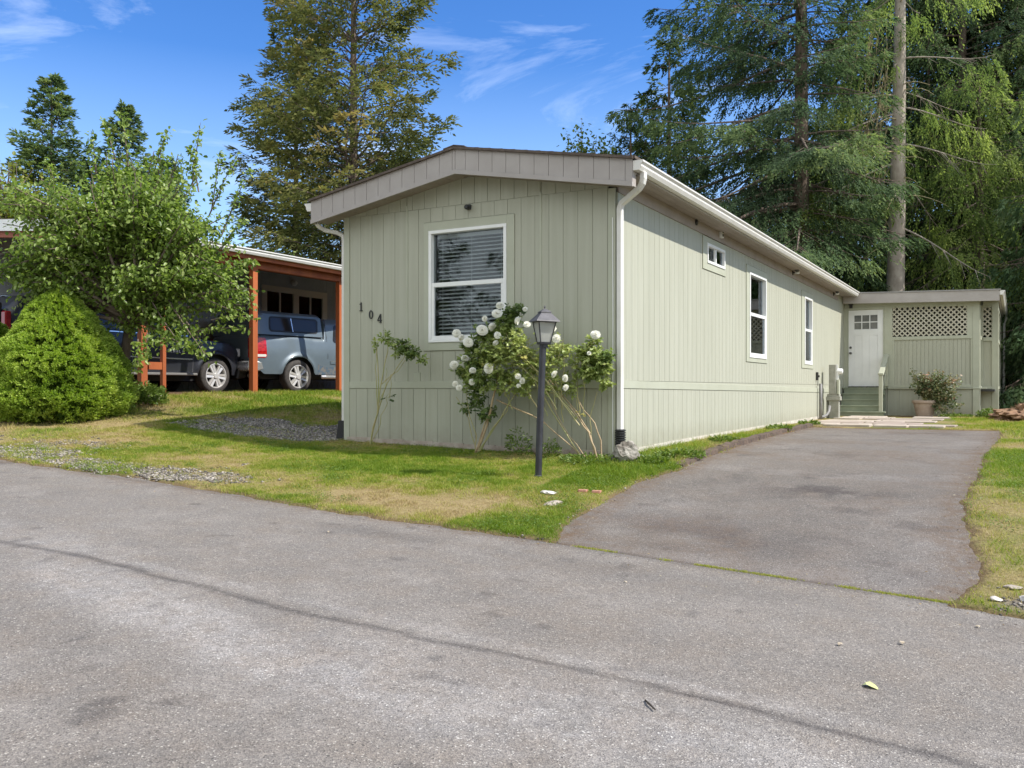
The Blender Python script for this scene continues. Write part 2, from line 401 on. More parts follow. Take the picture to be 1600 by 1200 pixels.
def r_pale(x, y):
    q = y+6.62+.17*(x+1.2)
    p = 1.5*np.exp(-(q/.24)**2)*sst(x, -1.8, -.6)*sst(-x, -3.2, -1.6)
    p = np.maximum(p, .8*np.exp(-((y+6.85)/.45)**2)*sst(x, .2, 1.5))
    p = np.maximum(p, .6*np.exp(-((y+6.22)/.07)**2))
    p = np.maximum(p, .55*np.exp(-((y+6.2)/.35)**2)*sst(-x, .6, 1.8))
    return np.clip(p*(.35+1.2*fbm(x, y, 1.6, 19, 4)), 0, 1)
def r_rust(x, y): return np.clip(np.exp(-((y+3.9)/.10)**2)*.5*(x < 1.1)+.12*fbm(x, y, .8, 29), 0, 1)
sheet('road', rx, ry, hz, MR, dict(pale=r_pale, dark=r_dark, rust=r_rust), keep=lambda x, y: y < np.where((x > .7) & (x < 4.2), -3.8, -3.45))
def d_dark(x, y):
    d = .95*np.exp(-(((x-2.55)/.62)**2+((y+.75)/.32)**2))*sst(fbm(x*1, y*1, 3.2, 81, 4), .42, .60)
    d = np.maximum(d, .75*np.exp(-(((x-2.0)/.95)**2+((y+2.85)/.5)**2))*sst(fbm(x, y, 1.6, 82, 4), .30, .62))
    d = np.maximum(d, .5*np.exp(-(((x-2.6)/.8)**2+((y-.1)/.10)**2))*sst(fbm(x, y, 4, 86, 3), .4, .6))
    d = np.maximum(d, .6*np.exp(-(((x-3.0)/.8)**2+((y-7.4)/.7)**2))*sst(fbm(x, y, 2.4, 87, 3), .42, .62))
    d = np.maximum(d, .75*np.exp(-((y+3.78)/.035)**2))
    d = np.maximum(d, .45*sst(fbm(x, y, 2.6, 181, 5), .62, .78))
    return np.clip(d, 0, 1)
def d_pale(x, y): return np.clip(.5*sst(fbm(x, y, .8, 84, 3), .5, .8)+.25*sst(y, 0, 4), 0, 1)
def d_rust(x, y):
    s = -asph(x, y); return np.clip(.8*np.exp(-(s/(.06+.30*fbm(x, y, 2.5, 89, 3)))**2)+.45*sst(fbm(x, y, 1.1, 85), .50, .75)+.5*sst(y, 7, 8.8), 0, 1)
sheet('driveway', lines([(.45,4.3,.035)]), lines([(-3.8,9.0,.035)]), hz, MD, dict(pale=d_pale, dark=d_dark, rust=d_rust))
# ------------------------------------------------------------ grass, gravel
def blocked(x, y):
    b = (x > -4.30) & (x < .02) & (y > -.03) & (y < 17)
    b |= (x > -19) & (x < -10.15) & (y > -.6) & (y < 14)
    b |= (x > -.1) & (x < np.interp(y, [8.9, 9.7, 11, 13, 15.5], [3.2, 3.5, 3.1, 3.1, 2.7])) & (y > 8.9) & (y < 17.5)
    b |= (x > -.1) & (x < 3.85) & (y > 16.6) & (y < 25)
    return b
def scatter(n, x0, x1, y0, y1, dens):
    x = rng.uniform(x0, x1, n); y = rng.uniform(y0, y1, n)
    k = (rng.random(n) < dens(x, y)) & ~blocked(x, y); return x[k], y[k]
def blades(zones):
    Vs = []; Ts = []
    for n, x0, x1, y0, y1, hgt, wid in zones:
        def dens(x, y):
            s = asph(x, y)+.05*(fbm(x, y, 9, 3, 2)-.5)
            return sst(s, -.05, .12)*(1-np.where(y < -1.3, .62, .93)*gravel(x, y))*(1-.85*soil(x, y))*(.35+.65*sst(fbm(x, y, 4, 8, 3)+.35*lush(x, y), .3, .7))
        x, y = scatter(n, x0, x1, y0, y1, dens)
        g = lush(x, y); m = len(x); z = ground_z(x, y)
        tuft = sst(fbm(x, y, 7, 55, 2), .35, .8)
        h = hgt*rng.uniform(.5, 1.3, m)*(.45+.6*g+.9*tuft); a = rng.uniform(0, 2*np.pi, m); lean = rng.uniform(.2, 1.5, m)*h
        b = a+rng.normal(0, .6, m)+1.2
        o = np.stack([x, y, z-.004], 1); sx = np.stack([np.cos(a), np.sin(a), 0*a], 1)*(wid*rng.uniform(.6, 1.3, m))[:, None]*.5
        tip = o+np.stack([np.cos(b)*lean, np.sin(b)*lean, h], 1)
        Vs.append(np.stack([o-sx, o+sx, tip], 1).reshape(-1, 3))
        cl_ = fbm(x, y, 13, 58, 2)-.5; Ts.append(np.clip(g*1.05+rng.normal(0, .21, m)-.04+.7*cl_, 0, 1))
    return np.concatenate(Vs), np.concatenate(Ts)
GM = leafmat('grass blades', [(0, (.44,.35,.19)), (.25, (.42,.36,.14)), (.45, (.36,.36,.08)), (.7, (.24,.31,.045)), (1, (.14,.22,.028))], .35, .6)
V, T = blades([(470000, -7.5, 1.3, -3.95, .1, .024, .006), (80000, -10.2, -4.3, -3.95, 2.2, .03, .009), (60000, -10.3, -4.2, 1, 8, .045, .012),
               (60000, 3.75, 5.6, -3.9, 6, .028, .0065), (25000, .02, .95, -1.2, 9.3, .05, .006), (35000, 3.8, 12, 6, 18, .05, .014), (45000, 2.6, 5.2, 8.8, 16.6, .035, .010), (30000, -13, -8.5, -4, 1, .07, .01)])
g9 = np.random.default_rng(19)
def clover(n, x0, x1, y0, y1, th):
    x, y = scatter(n, x0, x1, y0, y1, lambda a, b: sst(asph(a, b), .02, .1)*(1-.9*gravel(a, b))*sst(fbm(a, b, 2.3, 141, 3)+.25*np.exp(-((b+.3)/.4)**2)+.22*np.exp(-((a-.5)/.4)**2)+.12*lush(a, b), th, th+.15))
    m = len(x); o = np.stack([x, y, ground_z(x, y)+g9.uniform(.004, .035, m)], 1); a = g9.uniform(0, 6.28, m)
    d = np.stack([np.cos(a), np.sin(a), g9.uniform(-.1, .6, m)], 1); V_, F_ = leaves(o, d, np.array([0,0,1.])+g9.normal(0, .3, (m, 3)), g9.uniform(.010, .028, m), g9.uniform(.008, .016, m)); return V_, F_
cv = [clover(70000, -7, 1.2, -3.9, 0, .66), clover(20000, 3.8, 5.5, -3.9, 4, .66), clover(9000, .02, .95, -.6, 8, .66)]
o_ = 0; VV = []; FF = []
for a_, b_ in cv: VV.append(a_); FF.append(b_+o_); o_ += len(a_)
tag(link('lawn_clover', arrmesh('lawn_clover', np.concatenate(VV), np.concatenate(FF), leafmat('clover leaves', [(0, (.05,.10,.02)), (.5, (.12,.20,.035)), (1, (.26,.33,.08))], .3, .5), np.clip(g9.normal(.5, .22, sum(len(b_) for b_ in FF)), 0, 1))), kind='stuff')
tag(link('lawn_grass', arrmesh('lawn_grass', V, np.arange(len(V)).reshape(-1, 3), GM, T)), kind='stuff')
STONE = M('gravel stone', (.20,.19,.18), .9, (.50,.47,.43), 9, 2, .35, .65)
def stones(n, x0, x1, y0, y1, s0, s1, fn):
    x, y = scatter(n, x0, x1, y0, y1, fn); m = len(x); r = rng.uniform(s0, s1, m)
    base = np.array([[1,0,0],[0,1,0],[-1,0,0],[0,-1,0],[.1,.1,.8],[0,0,-.6],[.7,.7,.35],[-.7,-.6,.3]])
    fc = np.array([[0,6,4],[6,1,4],[1,2,4],[2,7,4],[7,3,4],[3,0,4],[0,1,6],[2,3,7],[0,3,5],[3,2,5],[2,1,5],[1,0,5]])
    P = base[None]*(1+rng.uniform(-.3, .3, (m, 8, 3)))*r[:, None, None]; a = rng.uniform(0, 6.28, m)
    X = P[..., 0]*np.cos(a)[:, None]-P[..., 1]*np.sin(a)[:, None]; Y = P[..., 0]*np.sin(a)[:, None]+P[..., 1]*np.cos(a)[:, None]
    V = np.stack([X+x[:, None], Y+y[:, None], P[..., 2]*.75+ground_z(x, y)[:, None]+r[:, None]*.15], -1).reshape(-1, 3)
    return V, (fc[None]+np.arange(m)[:, None, None]*8).reshape(-1, 3)
fn = lambda x, y: gravel(x, y)*sst(asph(x, y), -.12, .05)*np.where(y < -1.3, .30+.6*sst(fbm(x, y, 3.3, 161, 3), .4, .65)+.5*np.exp(-((asph(x, y)-.2)/.22)**2), 1)
A, B = stones(34000, -8.5, -2, -4.0, -1.8, .007, .024, fn); C_, D_ = stones(30000, -8, -4.3, -1.2, 1.6, .008, .024, fn)
E_, F_ = stones(2600, 3.9, 5.4, -4.1, -3.1, .005, .015, fn)
G_, H_ = stones(2500, .5, 1.2, -3.9, 9, .005, .014, lambda x, y: np.exp(-((asph(x, y)-.02)/.06)**2))
V = np.concatenate([A, C_, E_, G_]); F = np.concatenate([B, D_+len(A), F_+len(A)+len(C_), H_+len(A)+len(C_)+len(E_)])
def stone_mat():
    m, n, l, b = new_mat('loose gravel'); b.inputs['Roughness'].default_value = .9
    a = n.new('ShaderNodeAttribute'); a.attribute_name = 'tint'; r = n.new('ShaderNodeValToRGB'); cr = r.color_ramp
    cr.elements.new(.5); cr.elements.new(.8)
    for e, (p, c) in zip(cr.elements, [(0, (.05,.045,.04)), (.45, (.16,.14,.118)), (.8, (.27,.24,.20)), (1, (.42,.38,.33))]): e.position = p; e.color = (*c, 1)
    l.new(a.outputs['Fac'], r.inputs[0]); l.new(r.outputs[0], b.inputs['Base Color']); return m
T = np.repeat(rng.random(len(F)//12), 12)
tag(link('loose_gravel', arrmesh('loose_gravel', V, F, stone_mat(), T)), kind='stuff')

# ------------------------------------------------------------ mobile home
PAINT = M('sage siding paint', (.378,.379,.299), .62, (.408,.409,.326), 2.2, 6, .3, .7, bump=.25, bscale=140, stretch=(1,1,.12))
def weather(m, z0, z1):
    """splashed soil and old stains low on the painted skirting"""
    n, l = m.node_tree.nodes, m.node_tree.links; b = n['Principled BSDF']; src = b.inputs['Base Color'].links[0].from_socket
    t = n.new('ShaderNodeTexCoord'); sx = n.new('ShaderNodeSeparateXYZ'); l.new(t.outputs['Object'], sx.inputs[0])
    x = n.new('ShaderNodeTexNoise'); x.inputs['Scale'].default_value = 5; x.inputs['Detail'].default_value = 8; x.inputs['Roughness'].default_value = .7; l.new(t.outputs['Object'], x.inputs['Vector'])
    mr = n.new('ShaderNodeMapRange'); mr.inputs['From Min'].default_value = z1; mr.inputs['From Max'].default_value = z0; l.new(sx.outputs['Z'], mr.inputs['Value'])
    a = n.new('ShaderNodeMath'); a.operation = 'MULTIPLY'; l.new(mr.outputs[0], a.inputs[0]); l.new(x.outputs['Fac'], a.inputs[1])
    r = n.new('ShaderNodeValToRGB'); r.color_ramp.elements[0].position = .12; r.color_ramp.elements[1].position = .62; r.color_ramp.elements[1].color = (.6,.6,.6,1); l.new(a.outputs[0], r.inputs[0])
    mx = n.new('ShaderNodeMixRGB'); l.new(r.outputs[0], mx.inputs[0]); l.new(src, mx.inputs[1]); mx.inputs[2].default_value = (.20,.165,.115,1); 
    # long faint vertical weather streaks
    mp = n.new('ShaderNodeMapping'); mp.inputs['Scale'].default_value = (7, 7, .35); l.new(t.outputs['Object'], mp.inputs[0])
    y = n.new('ShaderNodeTexNoise'); y.inputs['Scale'].default_value = 2; y.inputs['Detail'].default_value = 5; l.new(mp.outputs[0], y.inputs['Vector'])
    r2 = n.new('ShaderNodeValToRGB'); r2.color_ramp.elements[0].position = .35; r2.color_ramp.elements[0].color = (.90,.90,.885,1); r2.color_ramp.elements[1].position = .62; l.new(y.outputs['Fac'], r2.inputs[0])
    m2 = n.new('ShaderNodeMixRGB'); m2.blend_type = 'MULTIPLY'; m2.inputs[0].default_value = .8; l.new(mx.outputs[0], m2.inputs[1]); l.new(r2.outputs[0], m2.inputs[2]); l.new(m2.outputs[0], b.inputs['Base Color'])
weather(PAINT, .6, 1.15)
TRIM = M('sage trim paint', (.380,.388,.298), .58, (.41,.42,.328), 3, 4, bump=.15, bscale=90)
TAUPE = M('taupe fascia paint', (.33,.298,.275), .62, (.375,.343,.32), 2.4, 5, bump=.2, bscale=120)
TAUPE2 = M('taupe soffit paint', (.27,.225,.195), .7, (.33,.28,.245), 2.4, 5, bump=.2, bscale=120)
SHING = M('brown shingle', (.075,.058,.048), .95, (.13,.10,.08), 14, 5, bump=.8, bscale=70)
WHITE = M('white vinyl', (.74,.74,.72), .35, (.80,.80,.78), 3, 3)
ALU = M('white gutter', (.70,.68,.64), .42, (.62,.60,.55), 5, 5, .4, .75)
CONC = M('bare footing board', (.33,.27,.22), .9, (.45,.39,.33), 8, 5, bump=.5)
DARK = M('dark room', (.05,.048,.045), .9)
BLIND = M('white blind slat', (.82,.82,.81), .5)
BLACK = M('black metal', (.012,.012,.013), .45, bump=.1); HOSE = M('black ribbed hose', (.03,.03,.03), .4)
BLK2 = M('dark plastic', (.03,.028,.026), .5)
def glassmat():
    m, n, l, b = new_mat('window glass'); n.remove(b)
    tr = n.new('ShaderNodeBsdfTransparent'); tr.inputs[0].default_value = (.86,.89,.89,1); gl = n.new('ShaderNodeBsdfGlossy'); gl.inputs['Roughness'].default_value = .015
    gl.inputs[0].default_value = (.9,.95,1,1)
    fr = n.new('ShaderNodeFresnel'); fr.inputs[0].default_value = 1.42; ms = n.new('ShaderNodeMixShader')
    l.new(fr.outputs[0], ms.inputs[0]); l.new(tr.outputs[0], ms.inputs[1]); l.new(gl.outputs[0], ms.inputs[2]); l.new(ms.outputs[0], n['Material Output'].inputs['Surface'])
    return m
GLASS = glassmat()
XF = Matrix(((1,0,0,0),(0,-1,0,0),(0,0,1,0),(0,0,0,1)))          # u=+X, out=-Y
XS = Matrix(((0,1,0,0),(1,0,0,0),(0,0,1,0),(0,0,0,1)))           # u=+Y, out=+X
def planks(mb, u0, u1, z0, z1, holes=(), pitch=.203, gap=.0065, t0=0, t1=.0065, first=None):
    """vertical boards with real grooves; z0/z1 numbers or functions of u; holes (u0,u1,z0,z1)"""
    f0 = z0 if callable(z0) else (lambda u: z0); f1 = z1 if callable(z1) else (lambda u: z1)
    u = u0 if first is None else u0-pitch+first
    while u < u1-1e-6:
        a = max(u+gap/2, u0); b = min(u+pitch-gap/2, u1); u += pitch
        if b-a < .004: continue
        cuts = sorted({a, b, *[q for h in holes for q in h[:2] if a < q < b]})
        for c, d in zip(cuts[:-1], cuts[1:]):
            mid = (c+d)/2; segs = [(None, None)]
            hs_ = sorted([(h[2], h[3]) for h in holes if h[0] <= mid <= h[1]])
            lo = None; out = []
            for p, q in hs_: out.append((lo, p)); lo = q
            out.append((lo, None))
            for p, q in out:
                zc0, zd0 = (f0(c), f0(d)) if p is None else (p, p); zc1, zd1 = (f1(c), f1(d)) if q is None else (q, q)
                if zc1-zc0 < .01: continue
                vs = [(c,t0,zc0),(d,t0,zd0),(d,t0,zd1),(c,t0,zc1),(c,t1,zc0),(d,t1,zd0),(d,t1,zd1),(c,t1,zc1)]
                mb.add(vs, [(0,1,2,3),(7,6,5,4),(0,4,5,1),(1,5,6,2),(2,6,7,3),(3,7,4,0)])
def backing(mb, u0, u1, z0, z1f, holes=(), t0=-.10, t1=0):
    cuts = sorted({u0, u1, *[q for h in holes for q in h[:2]], (u0+u1)/2})
    for c, d in zip(cuts[:-1], cuts[1:]):
        mid = (c+d)/2; hs_ = sorted([(h[2], h[3]) for h in holes if h[0] < mid < h[1]]); lo = None; out = []
        for p, q in hs_: out.append((lo, p)); lo = q
        out.append((lo, None))
        for p, q in out:
            a0 = z0 if p is None else p; b0, b1 = (z1f(c), z1f(d)) if q is None else (q, q)
            mb.add([(c,t0,a0),(d,t0,a0),(d,t0,b1),(c,t0,b0),(c,t1,a0),(d,t1,a0),(d,t1,b1),(c,t1,b0)], [(0,1,2,3),(7,6,5,4),(0,4,5,1),(1,5,6,2),(2,6,7,3),(3,7,4,0)])
W_ = 4.27; LEN = 16.95
roofZ = lambda x: 4.215+.176*(2.482-abs(x+2.135))
home = empty('mobile_home', (-2.135, 8.4, .7), 'sage green single-wide mobile home with taupe gable fascia and white gutters', 'mobile home')
winF = (-2.77, -1.54, 2.13, 3.665)
sideW = [('slider', 3.66, 4.64, 3.49, 3.81), ('sash', 6.25, 7.50, 2.07, 3.64), ('sash', 11.17, 12.03, 2.06, 3.63)]
hF = [(winF[0], winF[1], winF[2], winF[3])]; hS = [w_[1:] for w_ in sideW]
# front gable wall
mb = MB(); mb.M = XF
top = lambda u: roofZ(u)-.30
planks(mb, -4.27+.10, -.10, 1.60, lambda u: min(3.975+.003, top(u)), [(-2.86, -1.42, 2.01, 3.79), (-3.155, -3.135, 1.6, 4), (-1.05, -1.03, 1.6, 4)])
planks(mb, -4.27+.10, -.10, lambda u: min(3.985, top(u)-.012), top, [(-3.155, -3.135, 3.9, 5), (-1.05, -1.03, 3.9, 5)], first=.10, t1=.010)
backing(mb, -4.27, 0, .70, lambda u: roofZ(u)-.30, hF)
mb.build('gable_wall', PAINT, home)
# long side wall (right) and plain left / back walls
mb = MB(); mb.M = XS
hs2 = [(3.44, 4.72, 3.37, 3.91), (6.04, 7.62, 1.98, 3.77), (10.86, 12.2, 1.96, 3.76)]
planks(mb, .10, LEN-.25, 1.60, 3.92, hs2)
backing(mb, 0.0, LEN-.25, .70, lambda u: 4.09, hS)
mb.build('side_wall', PAINT, home)
mb = MB(); mb.box(-4.27, -4.17, .10, LEN-.25, .75, 4.09); mb.prism([(-4.17, .75), (-.10, .75), (-.10, 4.0), (-2.135, 4.35), (-4.17, 4.0)], LEN-.35, LEN-.25)
mb.build('rear_wall', PAINT, home)
# skirting: boards under the band
mb = MB(); mb.M = XF
planks(mb, -4.17, -.10, lambda u: hz(u, -.05)+.045, 1.497, first=.12, t1=.010)
mb.build('skirting', PAINT, home)
mb = MB(); mb.M = XS
planks(mb, .10, 15.4, lambda u: hz(.1, u)+.03, lambda u: 1.497-.008*u, first=.15, t1=.010)
mb.build('skirting', PAINT, home)
mb = MB()
for i in range(8): x = -4.2+i*.5; mb.box(x, x+.497, -.035, -.002, float(hz(x, 0))-.06, float(hz(x+.25, 0))+.085)
mb.build('footing_board', CONC, home); mb = MB()
for i in range(26): y = .15+i*.55; mb.box(.002, .022, y, y+.547, float(hz(.1, y))-.1, float(hz(.1, y))+.085)
mb.build('footing_board', M('pale concrete footing', (.40,.37,.31), .9, (.58,.54,.47), 7, 5, bump=.5), home)
# trims
mb = MB(); mb.M = XF
mb.box(-4.27, -4.17, 0, .022, .75, roofZ(-4.2)-.30); mb.box(-.10, 0, 0, .022, .66, roofZ(-.05)-.32)
mb.box(-4.17, -.10, .0, .018, 1.503, 1.60)
mb.box(-3.16, -3.13, .0, .016, 1.60, 4.05); mb.box(-1.055, -1.025, .0, .016, 1.60, 4.02)
mb.box(-3.03, -2.92, 0, .018, 1.60, 1.72)
for a, b, c, d in ((-2.855, winF[0], 2.02, 3.78), (winF[1], -1.425, 2.02, 3.78), (winF[0], winF[1], 2.02, winF[2]), (winF[0], winF[1], winF[3], 3.78)): mb.box(a, b, 0, .020, c, d)
mb.build('trim', TRIM, home, bevel=.002)
mb = MB(); mb.M = XS
mb.box(.001, .10, 0, .020, .66, 3.91)
vs = [(.10,0,1.503),(15.6,0,1.385),(15.6,.018,1.385),(.10,.018,1.503),(.10,0,1.60),(15.6,0,1.49),(15.6,.018,1.49),(.10,.018,1.60)]
mb.add(vs, [(0,1,2,3),(4,7,6,5),(0,4,5,1),(1,5,6,2),(2,6,7,3),(3,7,4,0)])
for (k, a, b, c, d), h in zip(sideW, hs2):
    mb.box(h[0]+.01, a, 0, .020, h[2]+.01, h[3]-.01); mb.box(b, h[1]-.01, 0, .020, h[2]+.01, h[3]-.01)
    mb.box(a, b, 0, .020, h[2]+.01, c); mb.box(a, b, 0, .020, d, h[3]-.01)
mb.build('trim', TRIM, home, bevel=.002)
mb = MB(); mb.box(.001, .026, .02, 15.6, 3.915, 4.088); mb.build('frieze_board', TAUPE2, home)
# roof, soffit, fascia
ov = .347; fo = .325
mb = MB()
for sgn in (-1, 1):
    xe = -2.135+sgn*(2.482+.03); n_ = 14
    for i in range(n_):      # shingle courses, each lapping the one below
        a = -2.135+sgn*(2.512*i/n_); b = -2.135+sgn*(2.512*(i+1)/n_+.01)
        za = roofZ(a)+.018; zb = roofZ(b)+.018
        vs = [(a,-fo-.03,za),(b,-fo-.03,zb+.010),(b,LEN,zb+.010),(a,LEN,za),(a,-fo-.03,za-.03),(b,-fo-.03,zb-.022),(b,LEN,zb-.022),(a,LEN,za-.03)]
        mb.add(vs, [(0,1,2,3),(7,6,5,4),(0,4,5,1),(1,5,6,2),(2,6,7,3),(3,7,4,0)])
rf = mb.build('roof', SHING, home)
mb = MB()
for i in range(56):
    y = -fo-.05+i*.31; z = roofZ(-2.135)+.030+.004*(i % 2)
    mb.add([(-2.30,y,z-.022),(-2.135,y,z+.010),(-1.97,y,z-.022),(-2.30,y+.33,z-.036),(-2.135,y+.33,z-.004),(-1.97,y+.33,z-.036),
            (-2.30,y,z-.034),(-2.135,y,z-.002),(-1.97,y,z-.034),(-2.30,y+.33,z-.048),(-2.135,y+.33,z-.016),(-1.97,y+.33,z-.048)],
           [(0,1,4,3),(1,2,5,4),(6,9,10,7),(7,10,11,8),(0,6,7,1),(1,7,8,2),(3,4,10,9),(4,5,11,10),(0,3,9,6),(2,8,11,5)])
mb.build('ridge_cap', SHING, rf)
def gslab(mb, x0, x1, y0, y1, zl, zh, zf=roofZ):
    vs = [(x0,y0,zf(x0)+zl),(x1,y0,zf(x1)+zl),(x1,y1,zf(x1)+zl),(x0,y1,zf(x0)+zl),(x0,y0,zf(x0)+zh),(x1,y0,zf(x1)+zh),(x1,y1,zf(x1)+zh),(x0,y1,zf(x0)+zh)]
    mb.add(vs, [(0,3,2,1),(4,5,6,7),(0,1,5,4),(1,2,6,5),(2,3,7,6),(3,0,4,7)])
xl_, xr_ = -2.135-2.482, -2.135+2.482
mb = MB(); gslab(mb, xl_-.01, -2.135, -fo-.05, -fo-.002, -.012, .020); gslab(mb, -2.135, xr_+.01, -fo-.05, -fo-.002, -.012, .020); mb.build('drip_edge', SHING, home)
mb = MB()
gslab(mb, xl_, -2.135, -fo, -fo+.02, -.33, -.03); gslab(mb, -2.135, xr_, -fo, -fo+.02, -.33, -.03)
x = xl_
while x < xr_-.01:       # grooved boards of the fascia, with its plain lower lip
    b = min(x+.203, xr_)
    for c, d in ([(x, b)] if not x < -2.135 < b else [(x, -2.135), (-2.135, b)]):
        if d-c > .02: gslab(mb, c+.003, d-.003, -fo-.012, -fo, -.275, -.012)
    x += .203
gslab(mb, xl_, -2.135, -fo-.024, -fo, -.335, -.278); gslab(mb, -2.135, xr_, -fo-.024, -fo, -.335, -.278)
mb.build('gable_fascia', TAUPE, home)
mb = MB(); mb.box(xr_-.02, xr_, -fo+.02, -fo+.10, 3.89, 4.17); mb.box(xl_, xl_+.02, -fo+.02, -fo+.10, 3.89, 4.17)
mb.box(xr_-.02, xr_-.001, -fo+.10, LEN, 4.05, 4.18); mb.box(xl_+.001, xl_+.02, -fo+.10, LEN, 4.05, 4.18); mb.build('eave_fascia', TAUPE, home)
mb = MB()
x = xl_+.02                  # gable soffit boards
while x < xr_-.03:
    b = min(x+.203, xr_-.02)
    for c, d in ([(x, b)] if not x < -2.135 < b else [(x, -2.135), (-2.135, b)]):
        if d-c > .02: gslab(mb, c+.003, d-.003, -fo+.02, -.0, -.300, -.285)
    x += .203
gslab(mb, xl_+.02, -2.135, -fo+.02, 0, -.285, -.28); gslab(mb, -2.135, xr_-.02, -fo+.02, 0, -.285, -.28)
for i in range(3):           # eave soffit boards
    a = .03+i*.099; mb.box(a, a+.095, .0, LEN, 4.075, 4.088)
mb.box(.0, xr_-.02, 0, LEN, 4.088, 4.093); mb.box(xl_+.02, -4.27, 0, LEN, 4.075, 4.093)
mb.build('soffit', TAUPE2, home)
def gutter(parent, x, y0, y1, zt, s=1, zt2=None):
    """K-style trough along Y, open on top, s = side it faces"""
    zt2 = zt if zt2 is None else zt2
    prof = [(0, 0), (0, -.115), (.075, -.115), (.10, -.07), (.10, -.045), (.125, -.02), (.125, 0), (.112, 0), (.112, -.012), (.090, -.04), (.09, -.066), (.07, -.105), (.008, -.105), (.008, 0)]
    mb = MB(); n = len(prof); vs = []
    for y, z in ((y0, zt), (y1, zt2)): vs += [(x+s*p, y, z+q) for p, q in prof]
    mb.add(vs, [(i, i+n, (i+1) % n+n, (i+1) % n) for i in range(n)])
    for y, z in ((y0, zt), (y1, zt2)): mb.add([(x+s*p, y+dy, z+q) for dy in (-.002, .004) for p, q in prof[:7]], [tuple(range(7)), tuple(range(13, 6, -1))]+[(i, i+1, i+8, i+7) for i in range(6)])
    return mb.build('gutter', ALU, parent)
gutter(home, xr_+.002, -fo+.0, LEN+.1, 4.185)
gutter(home, xl_-.002, -fo+.0, LEN+.1, 4.185, -1)
def spout(parent, pts, wd=.075, dp=.055, mat=None):
    mb = MB(); pts = [Vector(p) for p in pts]; m = len(pts); vs = []; fs = []
    for i, p in enumerate(pts):
        t = (pts[min(i+1, m-1)]-pts[max(i-1, 0)]).normalized(); a = Vector((0,1,0)); s = t.cross(a).normalized()
        vs += [p+a*wd/2+s*dp/2, p-a*wd/2+s*dp/2, p-a*wd/2-s*dp/2, p+a*wd/2-s*dp/2]
    for i in range(m-1): fs += [(4*i+k, 4*i+(k+1) % 4, 4*i+4+(k+1) % 4, 4*i+4+k) for k in range(4)]
    fs += [(3,2,1,0), (4*m-4, 4*m-3, 4*m-2, 4*m-1)]
    return mb.add(vs, fs).build('downspout', mat or ALU, parent, bevel=.008)
spout(home, [(.415,-.16,4.08), (.415,-.16,4.0), (.40,-.15,3.95), (.35,-.12,3.90), (.16,-.05,3.80), (.08,-.02,3.76), (.055,-.01,3.70), (.052,.0,3.60), (.052,.0,.92)], .085, .065)
spout(home, [(-4.68,-.16,4.08), (-4.68,-.16,3.95), (-4.66,-.1,3.88), (-4.60,-.03,3.83), (-4.42,.03,3.79), (-4.33,.05,3.74), (-4.315,.05,3.66), (-4.315,.05,1.02)], .075, .06)
mb = MB()
for i in range(12): mb.lathe([(.050, 0), (.068, .006), (.068, .020), (.050, .028)], (.055, .0, .66+.0285*i), 20)
mb.build('drain_hose', HOSE, home, smooth=False)
mb = MB(); mb.prism([(-4.39, 1.03), (-4.30, 1.03), (-4.29, .70), (-4.44, .70)], .0, .11); mb.build('drain_boot', BLACK, home)
